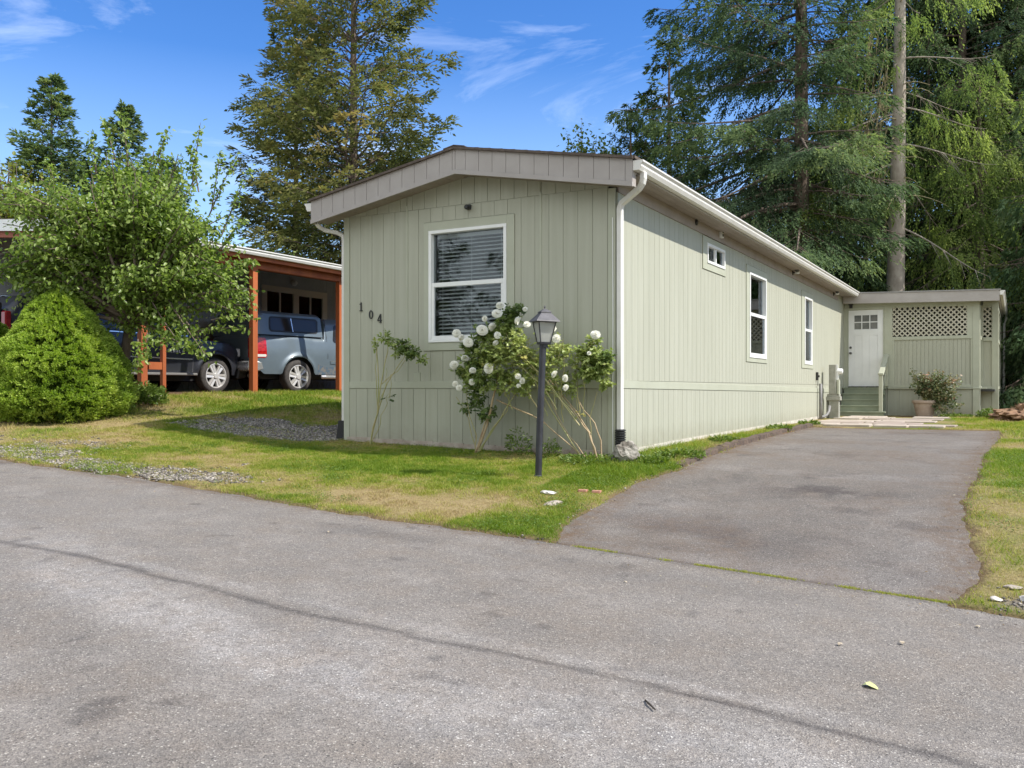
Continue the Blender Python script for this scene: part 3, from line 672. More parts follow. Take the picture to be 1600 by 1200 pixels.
# windows
def window(parent, T, u0, u1, z0, z1, kind, blinds=None, depth=.9, M_=WHITE):
    w_ = .045; fr = MB(); fr.M = T
    for a, b, c, d in ((u0, u1, z0, z0+w_), (u0, u1, z1-w_, z1), (u0, u0+w_, z0+w_, z1-w_), (u1-w_, u1, z0+w_, z1-w_)): fr.box(a, b, -.085, .034, c, d)
    win = fr.build('window', M_, parent, bevel=.004)
    s = MB(); s.M = T; g = MB(); g.M = T; zm = (z0+z1)/2+.02; um = (u0+u1)/2
    if kind == 'sash':
        for a, b, c, d in ((u0+w_, u1-w_, zm-.03, zm+.03), (u0+w_, u1-w_, z0+w_, z0+.09), (u0+w_, u0+w_+.04, z0+.09, zm-.03), (u1-w_-.04, u1-w_, z0+.09, zm-.03)): s.box(a, b, -.02, .022, c, d)
        g.box(u0+w_, u1-w_, -.045, -.041, zm+.03, z1-w_); g.build('pane', GLASS, win); g = MB(); g.M = T; g.box(u0+w_+.04, u1-w_-.04, -.008, -.004, z0+.09, zm-.03)
    else:
        for a, b, c, d in ((um-.02, um+.02, z0+w_, z1-w_),): s.box(a, b, -.02, .022, c, d)
        g.box(u0+w_, um-.02, -.03, -.026, z0+w_, z1-w_); g.build('pane', GLASS, win); g = MB(); g.M = T; g.box(um+.02, u1-w_, -.012, -.008, z0+w_, z1-w_)
    s.build('sash', M_, win, bevel=.003); g.build('pane', GLASS, win)
    if blinds:
        b = MB(); b.M = T; bt, bb, pitch, tilt = blinds
        z = z1-w_-.07; b.box(u0+.06, u1-.06, -.16, -.11, z1-w_-.05, z1-w_)
        z = bt
        while z > bb:
            c, sn = math.cos(tilt)*.022, math.sin(tilt)*.022
            b.add([(u0+.07, -.135-c, z-sn), (u1-.07, -.135-c, z-sn), (u1-.07, -.135+c, z+sn), (u0+.07, -.135+c, z+sn),
                   (u0+.07, -.135-c, z-sn+.003), (u1-.07, -.135-c, z-sn+.003), (u1-.07, -.135+c, z+sn+.003), (u0+.07, -.135+c, z+sn+.003)],
                  [(0,3,2,1),(4,5,6,7),(0,1,5,4),(1,2,6,5),(2,3,7,6),(3,0,4,7)])
            z -= pitch
        for f in (.12, .5, .88): u = u0+(u1-u0)*f; b.box(u-.002, u+.002, -.109, -.107, bb, z1-w_)
        b.build('blind', BLIND, win)
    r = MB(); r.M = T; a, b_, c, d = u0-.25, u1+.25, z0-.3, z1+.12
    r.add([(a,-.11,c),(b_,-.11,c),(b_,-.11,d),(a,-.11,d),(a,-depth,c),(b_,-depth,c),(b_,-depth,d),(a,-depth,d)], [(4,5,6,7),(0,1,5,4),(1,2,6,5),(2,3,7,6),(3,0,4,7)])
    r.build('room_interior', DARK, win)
    return win
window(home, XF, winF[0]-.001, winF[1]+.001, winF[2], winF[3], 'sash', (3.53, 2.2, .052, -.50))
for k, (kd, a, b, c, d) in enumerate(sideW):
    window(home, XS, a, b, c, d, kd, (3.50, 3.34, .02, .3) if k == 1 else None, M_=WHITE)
# house number, lights, vent
def digit(ch, x, z):
    cu = bpy.data.curves.new('house_number', 'FONT'); cu.body = ch; cu.size = .17; cu.extrude = .006; cu.align_x = 'CENTER'
    t_ = bpy.data.objects.new('tmp', cu); COL.objects.link(t_)
    me = bpy.data.meshes.new_from_object(t_); bpy.data.objects.remove(t_)
    me.materials.clear(); me.materials.append(BLACK)
    o = link('house_number', me, home, False); o.rotation_euler = (R(90), 0, 0); o.location = Vector((x, -.024, z))-home.location
    return o
def slab_digit(ch, x, z, h=.125):
    """slab-serif numerals built as outlines"""
    mb = MB(); s = h; T = XF.copy(); mb.M = Matrix.Translation((x, 0, z)) @ XF
    def seg(x0, x1, z0, z1): mb.box(x0*s, x1*s, .012, .022, z0*s, z1*s)
    if ch == '1':
        seg(-.075, .075, .0, 1); seg(-.22, -.075, 0, .09); seg(.075, .22, 0, .09); seg(-.20, -.075, .76, .85)
    elif ch == '4':
        seg(.05, .19, 0, 1); seg(-.32, .06, .22, .32); seg(.17, .30, .22, .32); seg(-.02, .06, 0, .06); seg(.17, .25, 0, .06)
        mb.add([(-.32*s,.012,.32*s),(-.22*s,.012,.32*s),(.06*s,.012,.85*s),(.06*s,.012,1*s),(-.32*s,.022,.32*s),(-.22*s,.022,.32*s),(.06*s,.022,.85*s),(.06*s,.022,1*s)],
               [(0,1,2,3),(4,7,6,5),(0,4,5,1),(1,5,6,2),(2,6,7,3),(3,7,4,0)])
    else:
        n = 20; vs = []
        for t in (.012, .022):
            for k in range(n):
                a = 2*math.pi*k/n; vs.append((.29*s*math.cos(a), t, (.5+.5*math.sin(a))*s))
            for k in range(n):
                a = 2*math.pi*k/n; vs.append((.15*s*math.cos(a), t, (.5+.43*math.sin(a))*s))
        fs = []
        for k in range(n):
            j = (k+1) % n; fs += [(k, j, n+j, n+k), (2*n+k, 3*n+k, 3*n+j, 2*n+j), (k, 2*n+k, 2*n+j, j), (n+k, n+j, 3*n+j, 3*n+k)]
        mb.add(vs, fs)
    return mb.build('house_number', BLACK, home)
for ch, x, z in (('1', -3.955, 2.615), ('0', -3.775, 2.495), ('4', -3.62, 2.435)):
    slab_digit(ch, x, z)
mb = MB(); mb.box(-2.155, -2.085, -.05, -.012, 3.90, 3.965); mb.lathe([(.03, 0), (.032, -.045), (.02, -.05)], (-2.12, -.05, 3.925), 14, 'y'); mb.build('security_camera', BLACK, home, bevel=.004)
mb = MB(); mb.box(.026, .075, 4.30, 4.40, 3.98, 4.165)
mb.build('vent_box', WHITE, home, bevel=.004)
mb = MB(); mb.box(.075, .085, 4.32, 4.36, 4.0, 4.04); mb.box(.075, .085, 4.32, 4.36, 4.055, 4.09); mb.box(.075, .085, 4.32, 4.36, 4.105, 4.14); mb.build('vent_grille', BLK2, home)
mb = MB(); mb.lathe([(.035, .026), (.045, .03), (.045, .05), (.02, .06)], (0, 3.06, 4.03), 14, 'x'); mb.build('cable_cap', BLK2, home)
for y in (9.85, 14.85):
    mb = MB(); mb.lathe([(.05, .026), (.05, .04), (.03, .05)], (0, y, 4.02), 14, 'x'); mb.tube([(.04, y, 4.02), (.10, y, 4.03), (.12, y-.02, 4.06)], .014)
    lt = mb.build('flood_light', BLK2, home)
    mb = MB(); mb.M = Matrix.Translation((.13, y-.03, 4.075)) @ Matrix.Rotation(R(-35), 4, 'X') @ Matrix.Rotation(R(20), 4, 'Y')
    mb.lathe([(.025, .05), (.04, .03), (.055, -.05), (.05, -.055)], (0, 0, 0), 16, 'y'); mb.build('lamp_head', BLK2, lt)
    mb = MB(); mb.lathe([(.01, .075), (.045, .06), (.055, .03), (.05, .0)], (.12, y+.02, 4.0), 14); mb.build('motion_sensor', WHITE, lt)
mb = MB(); mb.box(.012, .06, 12.55, 12.63, 1.70, 1.90); mb.tube([(.05, 12.59, 1.80), (.09, 12.59, 1.80)], .03); mb.tube([(.05, 12.59, 1.70), (.05, 12.59, 1.56)], .008); mb.build('outlet_box', BLK2, home, bevel=.005)
# small cable running down beside the front corner spout
mb = MB(); mb.tube([(-.035, -.03, 3.6), (-.03, -.03, 2.4), (-.035, -.03, 1.2), (-.03, -.03, .72)], .006, 6); mb.build('cable', WHITE, home)
# ------------------------------------------------------------ enclosed porch at the back of the drive
PY = 16.7
XP = Matrix(((1,0,0,0),(0,-1,0,PY),(0,0,1,0),(0,0,0,1)))
porch = empty('enclosed_porch', (1.8, 20, .7), 'sage green enclosed porch with a pale lattice strip and flat roof behind the driveway', 'porch')
mb = MB(); mb.M = XP
planks(mb, 1.30, 3.32, 1.55, 2.84, pitch=.10, gap=.008, t0=-.03, t1=-.016)
backing(mb, 1.26, 3.36, 1.5, lambda u: 2.86, t0=-.07, t1=-.03)
mb.build('front_wall', PAINT, porch); mb = MB(); mb.M = XP
planks(mb, 1.16, 3.40, lambda u: .66, 1.49, pitch=.30, gap=.010, t0=-.03, t1=-.016)
backing(mb, 0, 3.43, .6, lambda u: 1.49, t0=-.09, t1=-.03)
mb.build('skirting', PAINT, porch); mb = MB(); mb.M = XP
backing(mb, 0, 3.43, 3.79, lambda u: 4.02-.02*u, t0=-.05, t1=0)
mb.build('header_board', PAINT, porch)
mb = MB(); mb.M = XP
mb.box(.0, .10, -.05, .02, 1.5, 3.79); mb.box(1.07, 1.28, -.05, .018, 1.5, 3.79); mb.box(3.27, 3.43, -.06, .025, .62, 3.80)
mb.box(1.28, 3.27, -.05, .014, 2.84, 2.93); mb.box(1.28, 3.27, -.05, .010, 3.735, 3.79); mb.box(1.26, 1.33, -.03, .008, 1.56, 2.84); mb.box(3.22, 3.27, -.03, .008, 1.56, 2.84)
mb.box(1.28, 3.27, -.03, .012, 1.53, 1.60); mb.box(1.16, 3.60, -.03, .040, 1.49, 1.525)
mb.box(.10, .125, -.05, .03, 1.55, 3.73); mb.box(1.045, 1.07, -.05, .03, 1.55, 3.73); mb.box(.10, 1.07, -.05, .03, 3.715, 3.79)
mb.box(3.13, 3.27, -.05, .010, 2.93, 3.735); mb.box(1.16, 1.19, -.03, -.005, .66, 1.49); mb.box(2.55, 2.60, -.03, -.005, .66, 1.49)
mb.build('frame', TRIM, porch, bevel=.003)
LAT = M('lattice paint', (.42,.40,.31), .6, (.50,.47,.38), 6, 3)
def lattice_panel(parent, T, u0, u1, z0, z1, step=.135, w=.036):
    def clip(c, s):                      # strip z = c + s*u clipped to the rectangle
        us = sorted([u0, u1, (z0-c)/s, (z1-c)/s]); a, b = us[1], us[2]
        if b-a < .02 or c+s*(a+b)/2 < z0 or c+s*(a+b)/2 > z1: return None
        return a, b
    mb = MB(); mb.M = T; h = w*.7071
    for s, t in ((1, 0), (-1, .008)):
        c = (z0-u1) if s == 1 else (z0+u0)
        cmax = (z1-u0) if s == 1 else (z1+u1)
        while c < cmax:
            r = clip(c, s)
            if r:
                a, b = r
                mb.add([(a,t-.02,c+s*a-h),(b,t-.02,c+s*b-h),(b,t-.02,c+s*b+h),(a,t-.02,c+s*a+h),(a,t-.012,c+s*a-h),(b,t-.012,c+s*b-h),(b,t-.012,c+s*b+h),(a,t-.012,c+s*a+h)],
                       [(0,1,2,3),(7,6,5,4),(0,4,5,1),(1,5,6,2),(2,6,7,3),(3,7,4,0)])
            c += step
    return mb.build('lattice_panel', LAT, parent)
lattice_panel(porch, XP, 1.28, 3.13, 2.93, 3.735)
# jog and long right-hand side
mb = MB(); mb.M = Matrix(((1,0,0,0),(0,-1,0,17.55),(0,0,1,0),(0,0,0,1)))
backing(mb, 3.43, 3.80, .6, lambda u: 1.5, t0=-.06, t1=0); backing(mb, 3.43, 3.80, 1.5, lambda u: 2.86, t0=-.06, t1=-.03)
mb.M = Matrix(((0,1,0,3.80),(1,0,0,0),(0,0,1,0),(0,0,0,1)))
planks(mb, 17.56, 24.9, .6, 2.8, pitch=.10, gap=.010, t0=-.03, t1=-.012); backing(mb, 17.56, 24.9, .6, lambda u: 2.8, t0=-.07, t1=-.03)
mb.M = Matrix(((0,1,0,3.43),(1,0,0,0),(0,0,1,0),(0,0,0,1)))
backing(mb, PY+.06, 17.55, .6, lambda u: 2.86, t0=-.06, t1=-.01)
mb.build('side_wall', PAINT, porch)
mb = MB(); mb.M = Matrix(((1,0,0,0),(0,-1,0,17.55),(0,0,1,0),(0,0,0,1)))
mb.box(3.43, 3.49, -.03, .01, 1.5, 3.78); mb.box(3.70, 3.86, -.07, .02, .65, 3.95); mb.box(3.49, 3.70, -.03, .02, 2.80, 2.90); mb.box(3.44, 3.70, -.03, .03, 1.49, 1.55); mb.box(3.49, 3.70, -.03, .01, 3.72, 3.95)
mb.M = Matrix(((0,1,0,3.80),(1,0,0,0),(0,0,1,0),(0,0,0,1)))
for y in (18.6, 19.75, 20.9, 22.1, 23.3, 24.7): mb.box(y, y+.10, -.06, .035, .65, 3.95)
mb.box(17.6, 24.8, -.05, .045, 2.80, 2.90); mb.box(17.6, 24.8, -.05, .045, 1.48, 1.56); mb.box(17.6, 24.8, -.05, .045, 3.74, 3.95)
mb.M = Matrix(((0,1,0,3.43),(1,0,0,0),(0,0,1,0),(0,0,0,1)))
mb.box(PY+.06, PY+.20, -.05, .02, .65, 3.9); mb.box(PY+.20, 17.50, -.05, .03, 2.82, 2.92); mb.box(PY+.2, 17.50, -.05, .03, 1.5, 1.56)
mb.build('frame', TRIM, porch, bevel=.003)
lattice_panel(porch, Matrix(((1,0,0,0),(0,-1,0,17.55),(0,0,1,0),(0,0,0,1))), 3.49, 3.70, 2.90, 3.72, .135)
lattice_panel(porch, Matrix(((0,1,0,3.80),(1,0,0,0),(0,0,1,0),(0,0,0,1))), 17.7, 24.7, 2.9, 3.74, .135)
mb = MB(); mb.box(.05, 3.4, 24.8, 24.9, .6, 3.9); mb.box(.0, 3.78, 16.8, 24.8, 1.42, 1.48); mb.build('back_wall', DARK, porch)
pz = lambda x: 4.165-.024*x
mb = MB(); gslab(mb, -.0, 3.93, PY-.34, 25, -.005, .03, pz); mb.build('roof', M('grey membrane', (.22,.21,.20), .8, (.3,.29,.27), 4), porch)
mb = MB(); gslab(mb, .03, 3.90, PY-.32, PY-.28, -.28, -.006, pz); gslab(mb, 3.86, 3.90, PY-.28, 25, -.20, -.006, pz); mb.build('fascia', TAUPE, porch)
mb = MB(); gslab(mb, .03, 3.86, PY-.28, 25, -.10, -.09, pz); gslab(mb, .03, 3.43, PY-.02, PY+.04, -.38, -.10, pz)
mb.build('soffit', TRIM, porch)
gutter(porch, 3.905, PY-.30, 25.0, 4.06)
spout(porch, [(3.98, 24.8, 3.95), (3.98, 24.8, 3.88), (3.92, 24.85, 3.75), (3.90, 24.85, .95)], .09, .07)
# entry door
DOOR = M('white door paint', (.72,.72,.71), .4, (.77,.77,.76), 3, 3)
mb = MB(); mb.M = XP; D0, D1 = .127, 1.043
mb.box(D0, D1, -.05, -.022, 1.56, 3.71)
hs3 = [(D0+.14, D1-.14, 3.16, 3.58), (D0+.14, D0+.37, 1.83, 3.0), (D1-.37, D1-.14, 1.83, 3.0)]
def frameholes(mb, u0, u1, z0, z1, holes, t0, t1):
    us = sorted({u0, u1, *[q for h in holes for q in h[:2]]}); zs = sorted({z0, z1, *[q for h in holes for q in h[2:]]})
    for a, b in zip(us[:-1], us[1:]):
        for c, d in zip(zs[:-1], zs[1:]):
            if not any(h[0] <= (a+b)/2 <= h[1] and h[2] <= (c+d)/2 <= h[3] for h in holes): mb.box(a, b, t0, t1, c, d)
frameholes(mb, D0, D1, 1.56, 3.71, hs3, -.022, -.008)
for h in hs3[1:]: mb.box(h[0]+.02, h[1]-.02, -.022, -.012, h[2]+.02, h[3]-.02)
h = hs3[0]
for k in (1, 2): u = h[0]+(h[1]-h[0])*k/3; mb.box(u-.012, u+.012, -.022, -.006, h[2], h[3])
mb.box(h[0], h[1], -.022, -.0065, (h[2]+h[3])/2-.012, (h[2]+h[3])/2+.012)
door = mb.build('door', DOOR, porch)
mb = MB(); mb.M = XP
for k in range(3):
    for q in range(2):
        a = h[0]+(h[1]-h[0])*k/3+.014; b = h[0]+(h[1]-h[0])*(k+1)/3-.014; c = h[2]+(h[3]-h[2])*q/2+.014; mb.box(a, b, -.021, -.018, c, c+.18)
PANE = M('grey door pane', (.10,.105,.10), .08, (.17,.17,.16), 5, 2, spec=.8); mb.build('pane', PANE, door)
NICK = M('satin nickel', (.10,.10,.10), .35, metal=.8)
mb = MB(); mb.M = XP @ Matrix.Translation((D0+.055, -.006, 2.50)); mb.lathe([(.035, 0), (.035, .012), (.018, .02), (.018, .05), (.03, .06), (.03, .085), (.015, .09)], n=16, axis='y'); mb.build('handle', NICK, door, smooth=False)
mb = MB(); mb.M = XP @ Matrix.Translation((D0+.055, -.006, 2.66)); mb.lathe([(.034, 0), (.034, .015), (.024, .022), (.01, .03)], n=16, axis='y'); mb.build('deadbolt', NICK, door)
mb = MB(); mb.M = XP; mb.box(.16, .24, .03, .10, 3.77, 3.86); mb.box(.14, .26, .03, .12, 3.86, 3.88); mb.build('entry_light', BLK2, porch)
# wooden steps
STEP = M('sage deck paint', (.205,.235,.165), .65, (.26,.285,.205), 3, 5, bump=.3)
steps = empty('entry_steps', (.62, 16, .72), 'sage green wooden entry steps with one handrail below the white door', 'steps')
n_ = 5; z0, z1 = .72, 1.545
for i in range(n_):
    z = z1-.015-i*(z1-.015-z0)/(n_+.0); y = PY-.06-(i)*.235
    wd = 1.15 if i < n_-1 else 1.24
    mb = MB(); mb.box(.03, wd, y-.27, y, z-.038, z); mb.build('tread', STEP, steps, bevel=.004)
    mb = MB(); mb.box(.05, wd-.04, y-.245, y-.228, z-(z1-.015-z0)/n_, z-.04); mb.build('riser', STEP, steps)
mb = MB()
pr = [(PY-.06, z1-.06), (PY-.06, .68), (PY-.06-n_*.235-.0, .68), (PY-.06-n_*.235, .78)]
mb.prism(pr, 1.08, 1.11, 'x'); mb.build('stringer', STEP, steps); mb = MB(); mb.prism(pr, .05, .08, 'x'); mb.build('stringer', STEP, steps)
mb = MB(); mb.box(1.075, 1.165, PY-1.20, PY-1.11, .86, 1.86); mb.build('rail_post', TRIM, steps, bevel=.004)
mb = MB(); mb.box(1.10, 1.18, PY-.10, PY-.022, 1.56, 2.40); mb.build('rail_post', TRIM, steps, bevel=.004)
mb = MB(); mb.prism([(PY-1.25, 1.86), (PY-1.10, 1.86), (PY-.03, 2.36), (PY-.03, 2.46), (PY-1.12, 1.91), (PY-1.25, 1.91)], 1.06, 1.19, 'x'); mb.build('handrail', TRIM, steps, bevel=.004)
mb = MB(); mb.prism([(PY-1.11, 1.20), (PY-.03, 1.86), (PY-.03, 1.95), (PY-1.11, 1.29)], 1.10, 1.13, 'x'); mb.build('lower_rail', TRIM, steps)
# utility pedestal
GREYP = M('weathered grey-green metal', (.26,.26,.215), .6, (.36,.35,.30), 6, 5)
mt = empty('meter_pedestal', (.27, 13.5, .72), 'grey green electric meter pedestal standing beside the wooden steps', 'meter pedestal')
mb = MB(); mb.box(.16, .40, 13.40, 13.60, .66, 1.22); mb.build('post', GREYP, mt, bevel=.006)
mb = MB(); mb.box(.10, .44, 13.36, 13.64, 1.20, 1.30); mb.box(.12, .42, 13.38, 13.62, 1.30, 1.36); mb.build('collar', GREYP, mt, bevel=.006)
mb = MB(); mb.box(.17, .34, 13.36, 13.58, 1.36, 2.10); mb.build('cabinet', GREYP, mt, bevel=.008)
mb = MB(); mb.box(.35, .41, 13.38, 13.56, 1.33, 1.72); mb.build('breaker_box', TRIM, mt, bevel=.006)
mb = MB(); mb.lathe([(.085, .0), (.085, .03), (.07, .06), (.07, .13), (.05, .15)], (.34, 13.47, 1.93), 20, 'x'); mb.build('meter_dial', WHITE, mt, smooth=True)
mb = MB(); mb.lathe([(.05, .0), (.05, .04), (.02, .05)], (.34, 13.47, 1.79), 16, 'x'); mb.box(.342, .38, 13.40, 13.44, 1.66, 2.10); mb.build('bracket', WHITE, mt)
mb = MB(); mb.tube([(.12, 13.48, .70), (.12, 13.48, .95), (.12, 13.48, 1.22)], .03); mb.build('conduit', GREYP, mt)
pp = empty('utility_pipe', (.10, 12.9, .72), 'grey standing pipe with a curved branch against the end of the long wall', 'pipe')
PIPE = M('grey pipe', (.16,.155,.15), .6, (.24,.23,.22), 6)
mb = MB(); mb.tube([(.085, 12.75, .66), (.085, 12.75, 1.2), (.085, 12.75, 1.62)], .038, 12); mb.build('riser_pipe', PIPE, pp, smooth=True)
mb = MB(); mb.tube([(.085, 12.75, .80), (.12, 12.9, .80), (.17, 13.08, .84), (.2, 13.2, .93), (.2, 13.3, 1.06)], .035, 12); mb.build('elbow_pipe', PIPE, pp, smooth=True)
bx = MB(); bx.box(.024, .03, 13.0, 13.04, .82, 1.16); bx.box(.024, .03, 13.26, 13.30, .82, 1.16); bx.box(.024, .03, 13.04, 13.26, 1.12, 1.16); bx.box(.024, .03, 13.04, 13.26, .82, .86)
bx.build('access_frame', TRIM, home)
# paving slabs: rows of pale concrete slabs between drive and steps
PAVE = M('pale concrete slab', (.33,.275,.225), .85, (.50,.43,.36), 3, 6, .3, .7, bump=.4, bscale=50)
PAVE2 = M('brownish concrete slab', (.25,.20,.165), .85, (.38,.31,.26), 3, 6, .3, .7, bump=.4, bscale=50)
rows = 9; idx = 0
ordn = ['nearest', 'second', 'third', 'fourth', 'fifth', 'sixth', 'seventh', 'eighth', 'farthest']
for r in range(rows):
    y0 = 9.05+r*.70; xa = .30+(r % 3)*.06 if r > 0 else .80
    xend = [3.05, 3.35, 3.0, 2.7, 3.1, 2.5, 2.9, 2.4, 2.6][r]; x = xa; cnt = 0
    while x < xend:
        wd = random.choice([.58, .62, .90, 1.15]); gp = random.uniform(.03, .09)
        if x+wd > xend+.35: break
        if random.random() < .93:
            mb = MB(); yy = y0+random.uniform(-.04, .04); z = float(hz(x+wd/2, yy+.3)); mb.M = Matrix.Translation((x+wd/2, yy+.31, z)) @ Matrix.Rotation(R(random.uniform(-2.5, 2.5)), 4, 'Z') @ Matrix.Rotation(R(random.uniform(-.8, .8)), 4, 'X')
            mb.box(-wd/2, wd/2, -.31, .31, -.03, .045 if r else .06)
            o = mb.build('paving_slab', random.choice([PAVE, PAVE2]), bevel=.008)
            pos = ['leftmost', 'second', 'third', 'fourth', 'fifth'][cnt]
            tag(o, '%s pale concrete slab from the left in the %s row of paving past the driveway' % (pos, ordn[r]) if cnt else 'leftmost pale concrete slab in the %s row of paving past the driveway' % ordn[r], 'paving slab', 'concrete slabs laid before the steps')
            cnt += 1
        x += wd+gp
# dark edging timbers along the drive
TIM = M('rotted edging timber', (.055,.038,.028), .95, (.13,.09,.065), 7, 6, bump=.9, bscale=30)
for k, (ya, yb) in enumerate([(-.1, 1.9), (1.95, 4.2), (4.25, 6.6), (6.65, 9.0)]):
    mb = MB(); n_ = 12; vs = []
    for i in range(n_+1):
        y = ya+(yb-ya)*i/n_; x = float(np.interp(y, DLY, DLX))-.03+random.uniform(-.012, .012); z = float(hz(x, y))
        h_ = .06+random.uniform(-.014, .014) if k else .035+.025*i/n_
        vs += [(x-.13, y, z-.05), (x, y, z-.05), (x-random.uniform(.0, .02), y, z+h_), (x-.12+random.uniform(0, .02), y, z+h_+.01)]
    fs = [(4*i+q, 4*i+(q+1) % 4, 4*i+4+(q+1) % 4, 4*i+4+q) for i in range(n_) for q in range(4)]+[(3,2,1,0), (4*n_, 4*n_+1, 4*n_+2, 4*n_+3)]
    mb.add(vs, fs); tag(mb.build('edging_timber', TIM), 'dark rotted edging timber beside the drive, %s from the road' % ['nearest', 'second', 'third', 'farthest'][k], 'edging timber', 'timbers edging the driveway')

# ------------------------------------------------------------ lamp post
lx, ly = -.25, -1.59; lz = float(hz(lx, ly))
lamp = empty('lamp_post', (lx, ly, lz), 'black garden lamp post with a four-sided frosted lantern on the front lawn', 'lamp post')
LPM = M('worn black post paint', (.020,.020,.025), .42, (.04,.04,.046), 5, 5, bump=.15)
dx_ = .052                    # leans a little to the right
mb = MB(); mb.tube([(lx, ly, lz-.1), (lx+.012, ly+.008, lz+.45), (lx+dx_*.86, ly+.03, lz+1.46)], .037, 18); mb.lathe([(.046, -.06), (.047, .012), (.038, .02)], (lx, ly, lz+.02), 18)
mb.lathe([(.040, 0), (.040, .012)], (lx+.018, ly+.011, lz+.62), 18)
mb.build('pole', LPM, lamp, smooth=False)
hx, hy, hzz = lx+dx_, ly+.035, lz+1.46
T = Matrix.Translation((hx, hy, hzz)) @ Matrix.Rotation(R(29.3+18), 4, 'Z') @ Matrix.Rotation(R(1.5), 4, 'Y')
def frust(mb, a, b, z0, z1): mb.add([(-a,-a,z0),(a,-a,z0),(a,a,z0),(-a,a,z0),(-b,-b,z1),(b,-b,z1),(b,b,z1),(-b,b,z1)], [(0,3,2,1),(4,5,6,7),(0,1,5,4),(1,2,6,5),(2,3,7,6),(3,0,4,7)])
mb = MB(); mb.M = T; mb.lathe([(.045, -.03), (.045, .0)], n=16); frust(mb, .058, .062, 0, .025)
for sx in (-1, 1):
    for sy in (-1, 1): mb.tube([(sx*.056, sy*.056, .02), (sx*.098, sy*.098, .245)], .0075, 4)
for a, z in ((.098, .243),):
    for s in (-1, 1): mb.box(-a, a, s*a-.006, s*a+.006, z-.006, z+.006); mb.box(s*a-.006, s*a+.006, -a, a, z-.006, z+.006)
mb.build('lantern_frame', LPM, lamp)
SHADE = M('worn dark lantern roof', (.075,.072,.075), .5, (.13,.125,.13), 8, 4)
mb = MB(); mb.M = T; frust(mb, .135, .130, .245, .257); frust(mb, .130, .052, .257, .345); frust(mb, .060, .058, .345, .357); frust(mb, .055, .018, .357, .385); mb.lathe([(.010, .385), (.006, .40), (.012, .41), (.002, .425)], n=10); mb.build('lantern_roof', SHADE, lamp)
def frosted():
    m, n, l, b = new_mat('frosted lantern glass'); n.remove(b)
    t = n.new('ShaderNodeBsdfTranslucent'); t.inputs[0].default_value = (.80,.80,.76,1); d = n.new('ShaderNodeBsdfPrincipled'); d.inputs['Base Color'].default_value = (.62,.62,.58,1); d.inputs['Roughness'].default_value = .35
    tr = n.new('ShaderNodeBsdfTransparent'); a = n.new('ShaderNodeMixShader'); a.inputs[0].default_value = .5; c = n.new('ShaderNodeMixShader'); c.inputs[0].default_value = .35
    l.new(t.outputs[0], a.inputs[1]); l.new(d.outputs[0], a.inputs[2]); l.new(a.outputs[0], c.inputs[1]); l.new(tr.outputs[0], c.inputs[2]); l.new(c.outputs[0], n['Material Output'].inputs['Surface']); return m
FR = frosted()
for k in range(4):
    mb = MB(); mb.M = T @ Matrix.Rotation(R(90*k), 4, 'Z'); mb.add([(-.052,-.055,.026),(.052,-.055,.026),(.093,-.095,.237),(-.093,-.095,.237),(-.052,-.052,.026),(.052,-.052,.026),(.093,-.092,.237),(-.093,-.092,.237)], [(0,1,2,3),(7,6,5,4),(0,4,5,1),(1,5,6,2),(2,6,7,3),(3,7,4,0)])
    mb.build('lantern_glass', FR, lamp)
mb = MB(); mb.M = T; mb.lathe([(.012, .03), (.014, .06), (.028, .09), (.03, .115), (.018, .14), (.002, .146)], n=16); mb.build('bulb', M('lamp bulb', (.8,.8,.78), .3), lamp, smooth=True)

# ------------------------------------------------------------ rocks and small things
def rockmesh(seed, sub=3, rough=.28, flat=1):
    bm = bmesh.new(); bmesh.ops.create_icosphere(bm, subdivisions=sub, radius=1); g = random.Random(seed)
    pl = [(Vector((g.gauss(0,1), g.gauss(0,1), g.gauss(0,1))).normalized(), g.uniform(.55, .85)) for _ in range(9)]
    for v in bm.verts:
        p = v.co.copy()
        for n, d in pl:
            q = p.dot(n)-d
            if q > 0: p -= n*q*.92
        s = Vector((p.x*3+seed, p.y*3, p.z*3)); from mathutils import noise
        p *= 1+rough*(noise.noise(s)*.6+noise.noise(s*2.7)*.35)
        v.co = p
    return bm
def rock(name, loc, size, mat, label, cat='rock', seed=1, rz=0, group=None, sub=3):
    bm = rockmesh(seed, sub); 
    for v in bm.verts: v.co = Vector((v.co.x*size[0], v.co.y*size[1], v.co.z*size[2]))
    me = bpy.data.meshes.new(name); bm.to_mesh(me); bm.free(); me.materials.append(mat)
    o = link(name, me); o.location = loc; o.rotation_euler = (0, 0, rz); return tag(o, label, cat, group)
RK = M('lichened grey boulder', (.13,.112,.09), .9, (.44,.41,.36), 7, 9, .40, .68, bump=1, bscale=26)
RW = M('white quartz rock', (.42,.37,.32), .8, (.74,.71,.67), 14, 5, bump=.8, bscale=20)
RB = M('tan field stone', (.30,.25,.21), .9, (.44,.38,.33), 5, 5, bump=.8, bscale=20)
g_ = lambda x, y: float(ground_z(np.array([x]), np.array([y]))[0])
rock('boulder', (.235,-.30,g_(.235,-.3)+.09), (.165,.13,.17), RK, 'lichen spotted grey boulder under the white downspout at the house corner', 'boulder', 4, .4, sub=4)
rock('rock', (.25,-2.32,g_(.25,-2.32)+.02), (.085,.055,.028), RW, 'white rock in the dry grass right of the lamp post', 'rock', 8, .2)
rock('rock', (.46,-2.65,g_(.46,-2.65)+.005), (.12,.07,.03), RB, 'flat tan stone in the lawn corner in front of the white rock', 'rock', 9, .9)
rock('rock', (4.17,-3.66,g_(4.17,-3.66)+.012), (.045,.028,.02), RW, 'small pale stone on the bare verge at the right road edge, left one', 'stone', 12, .4)
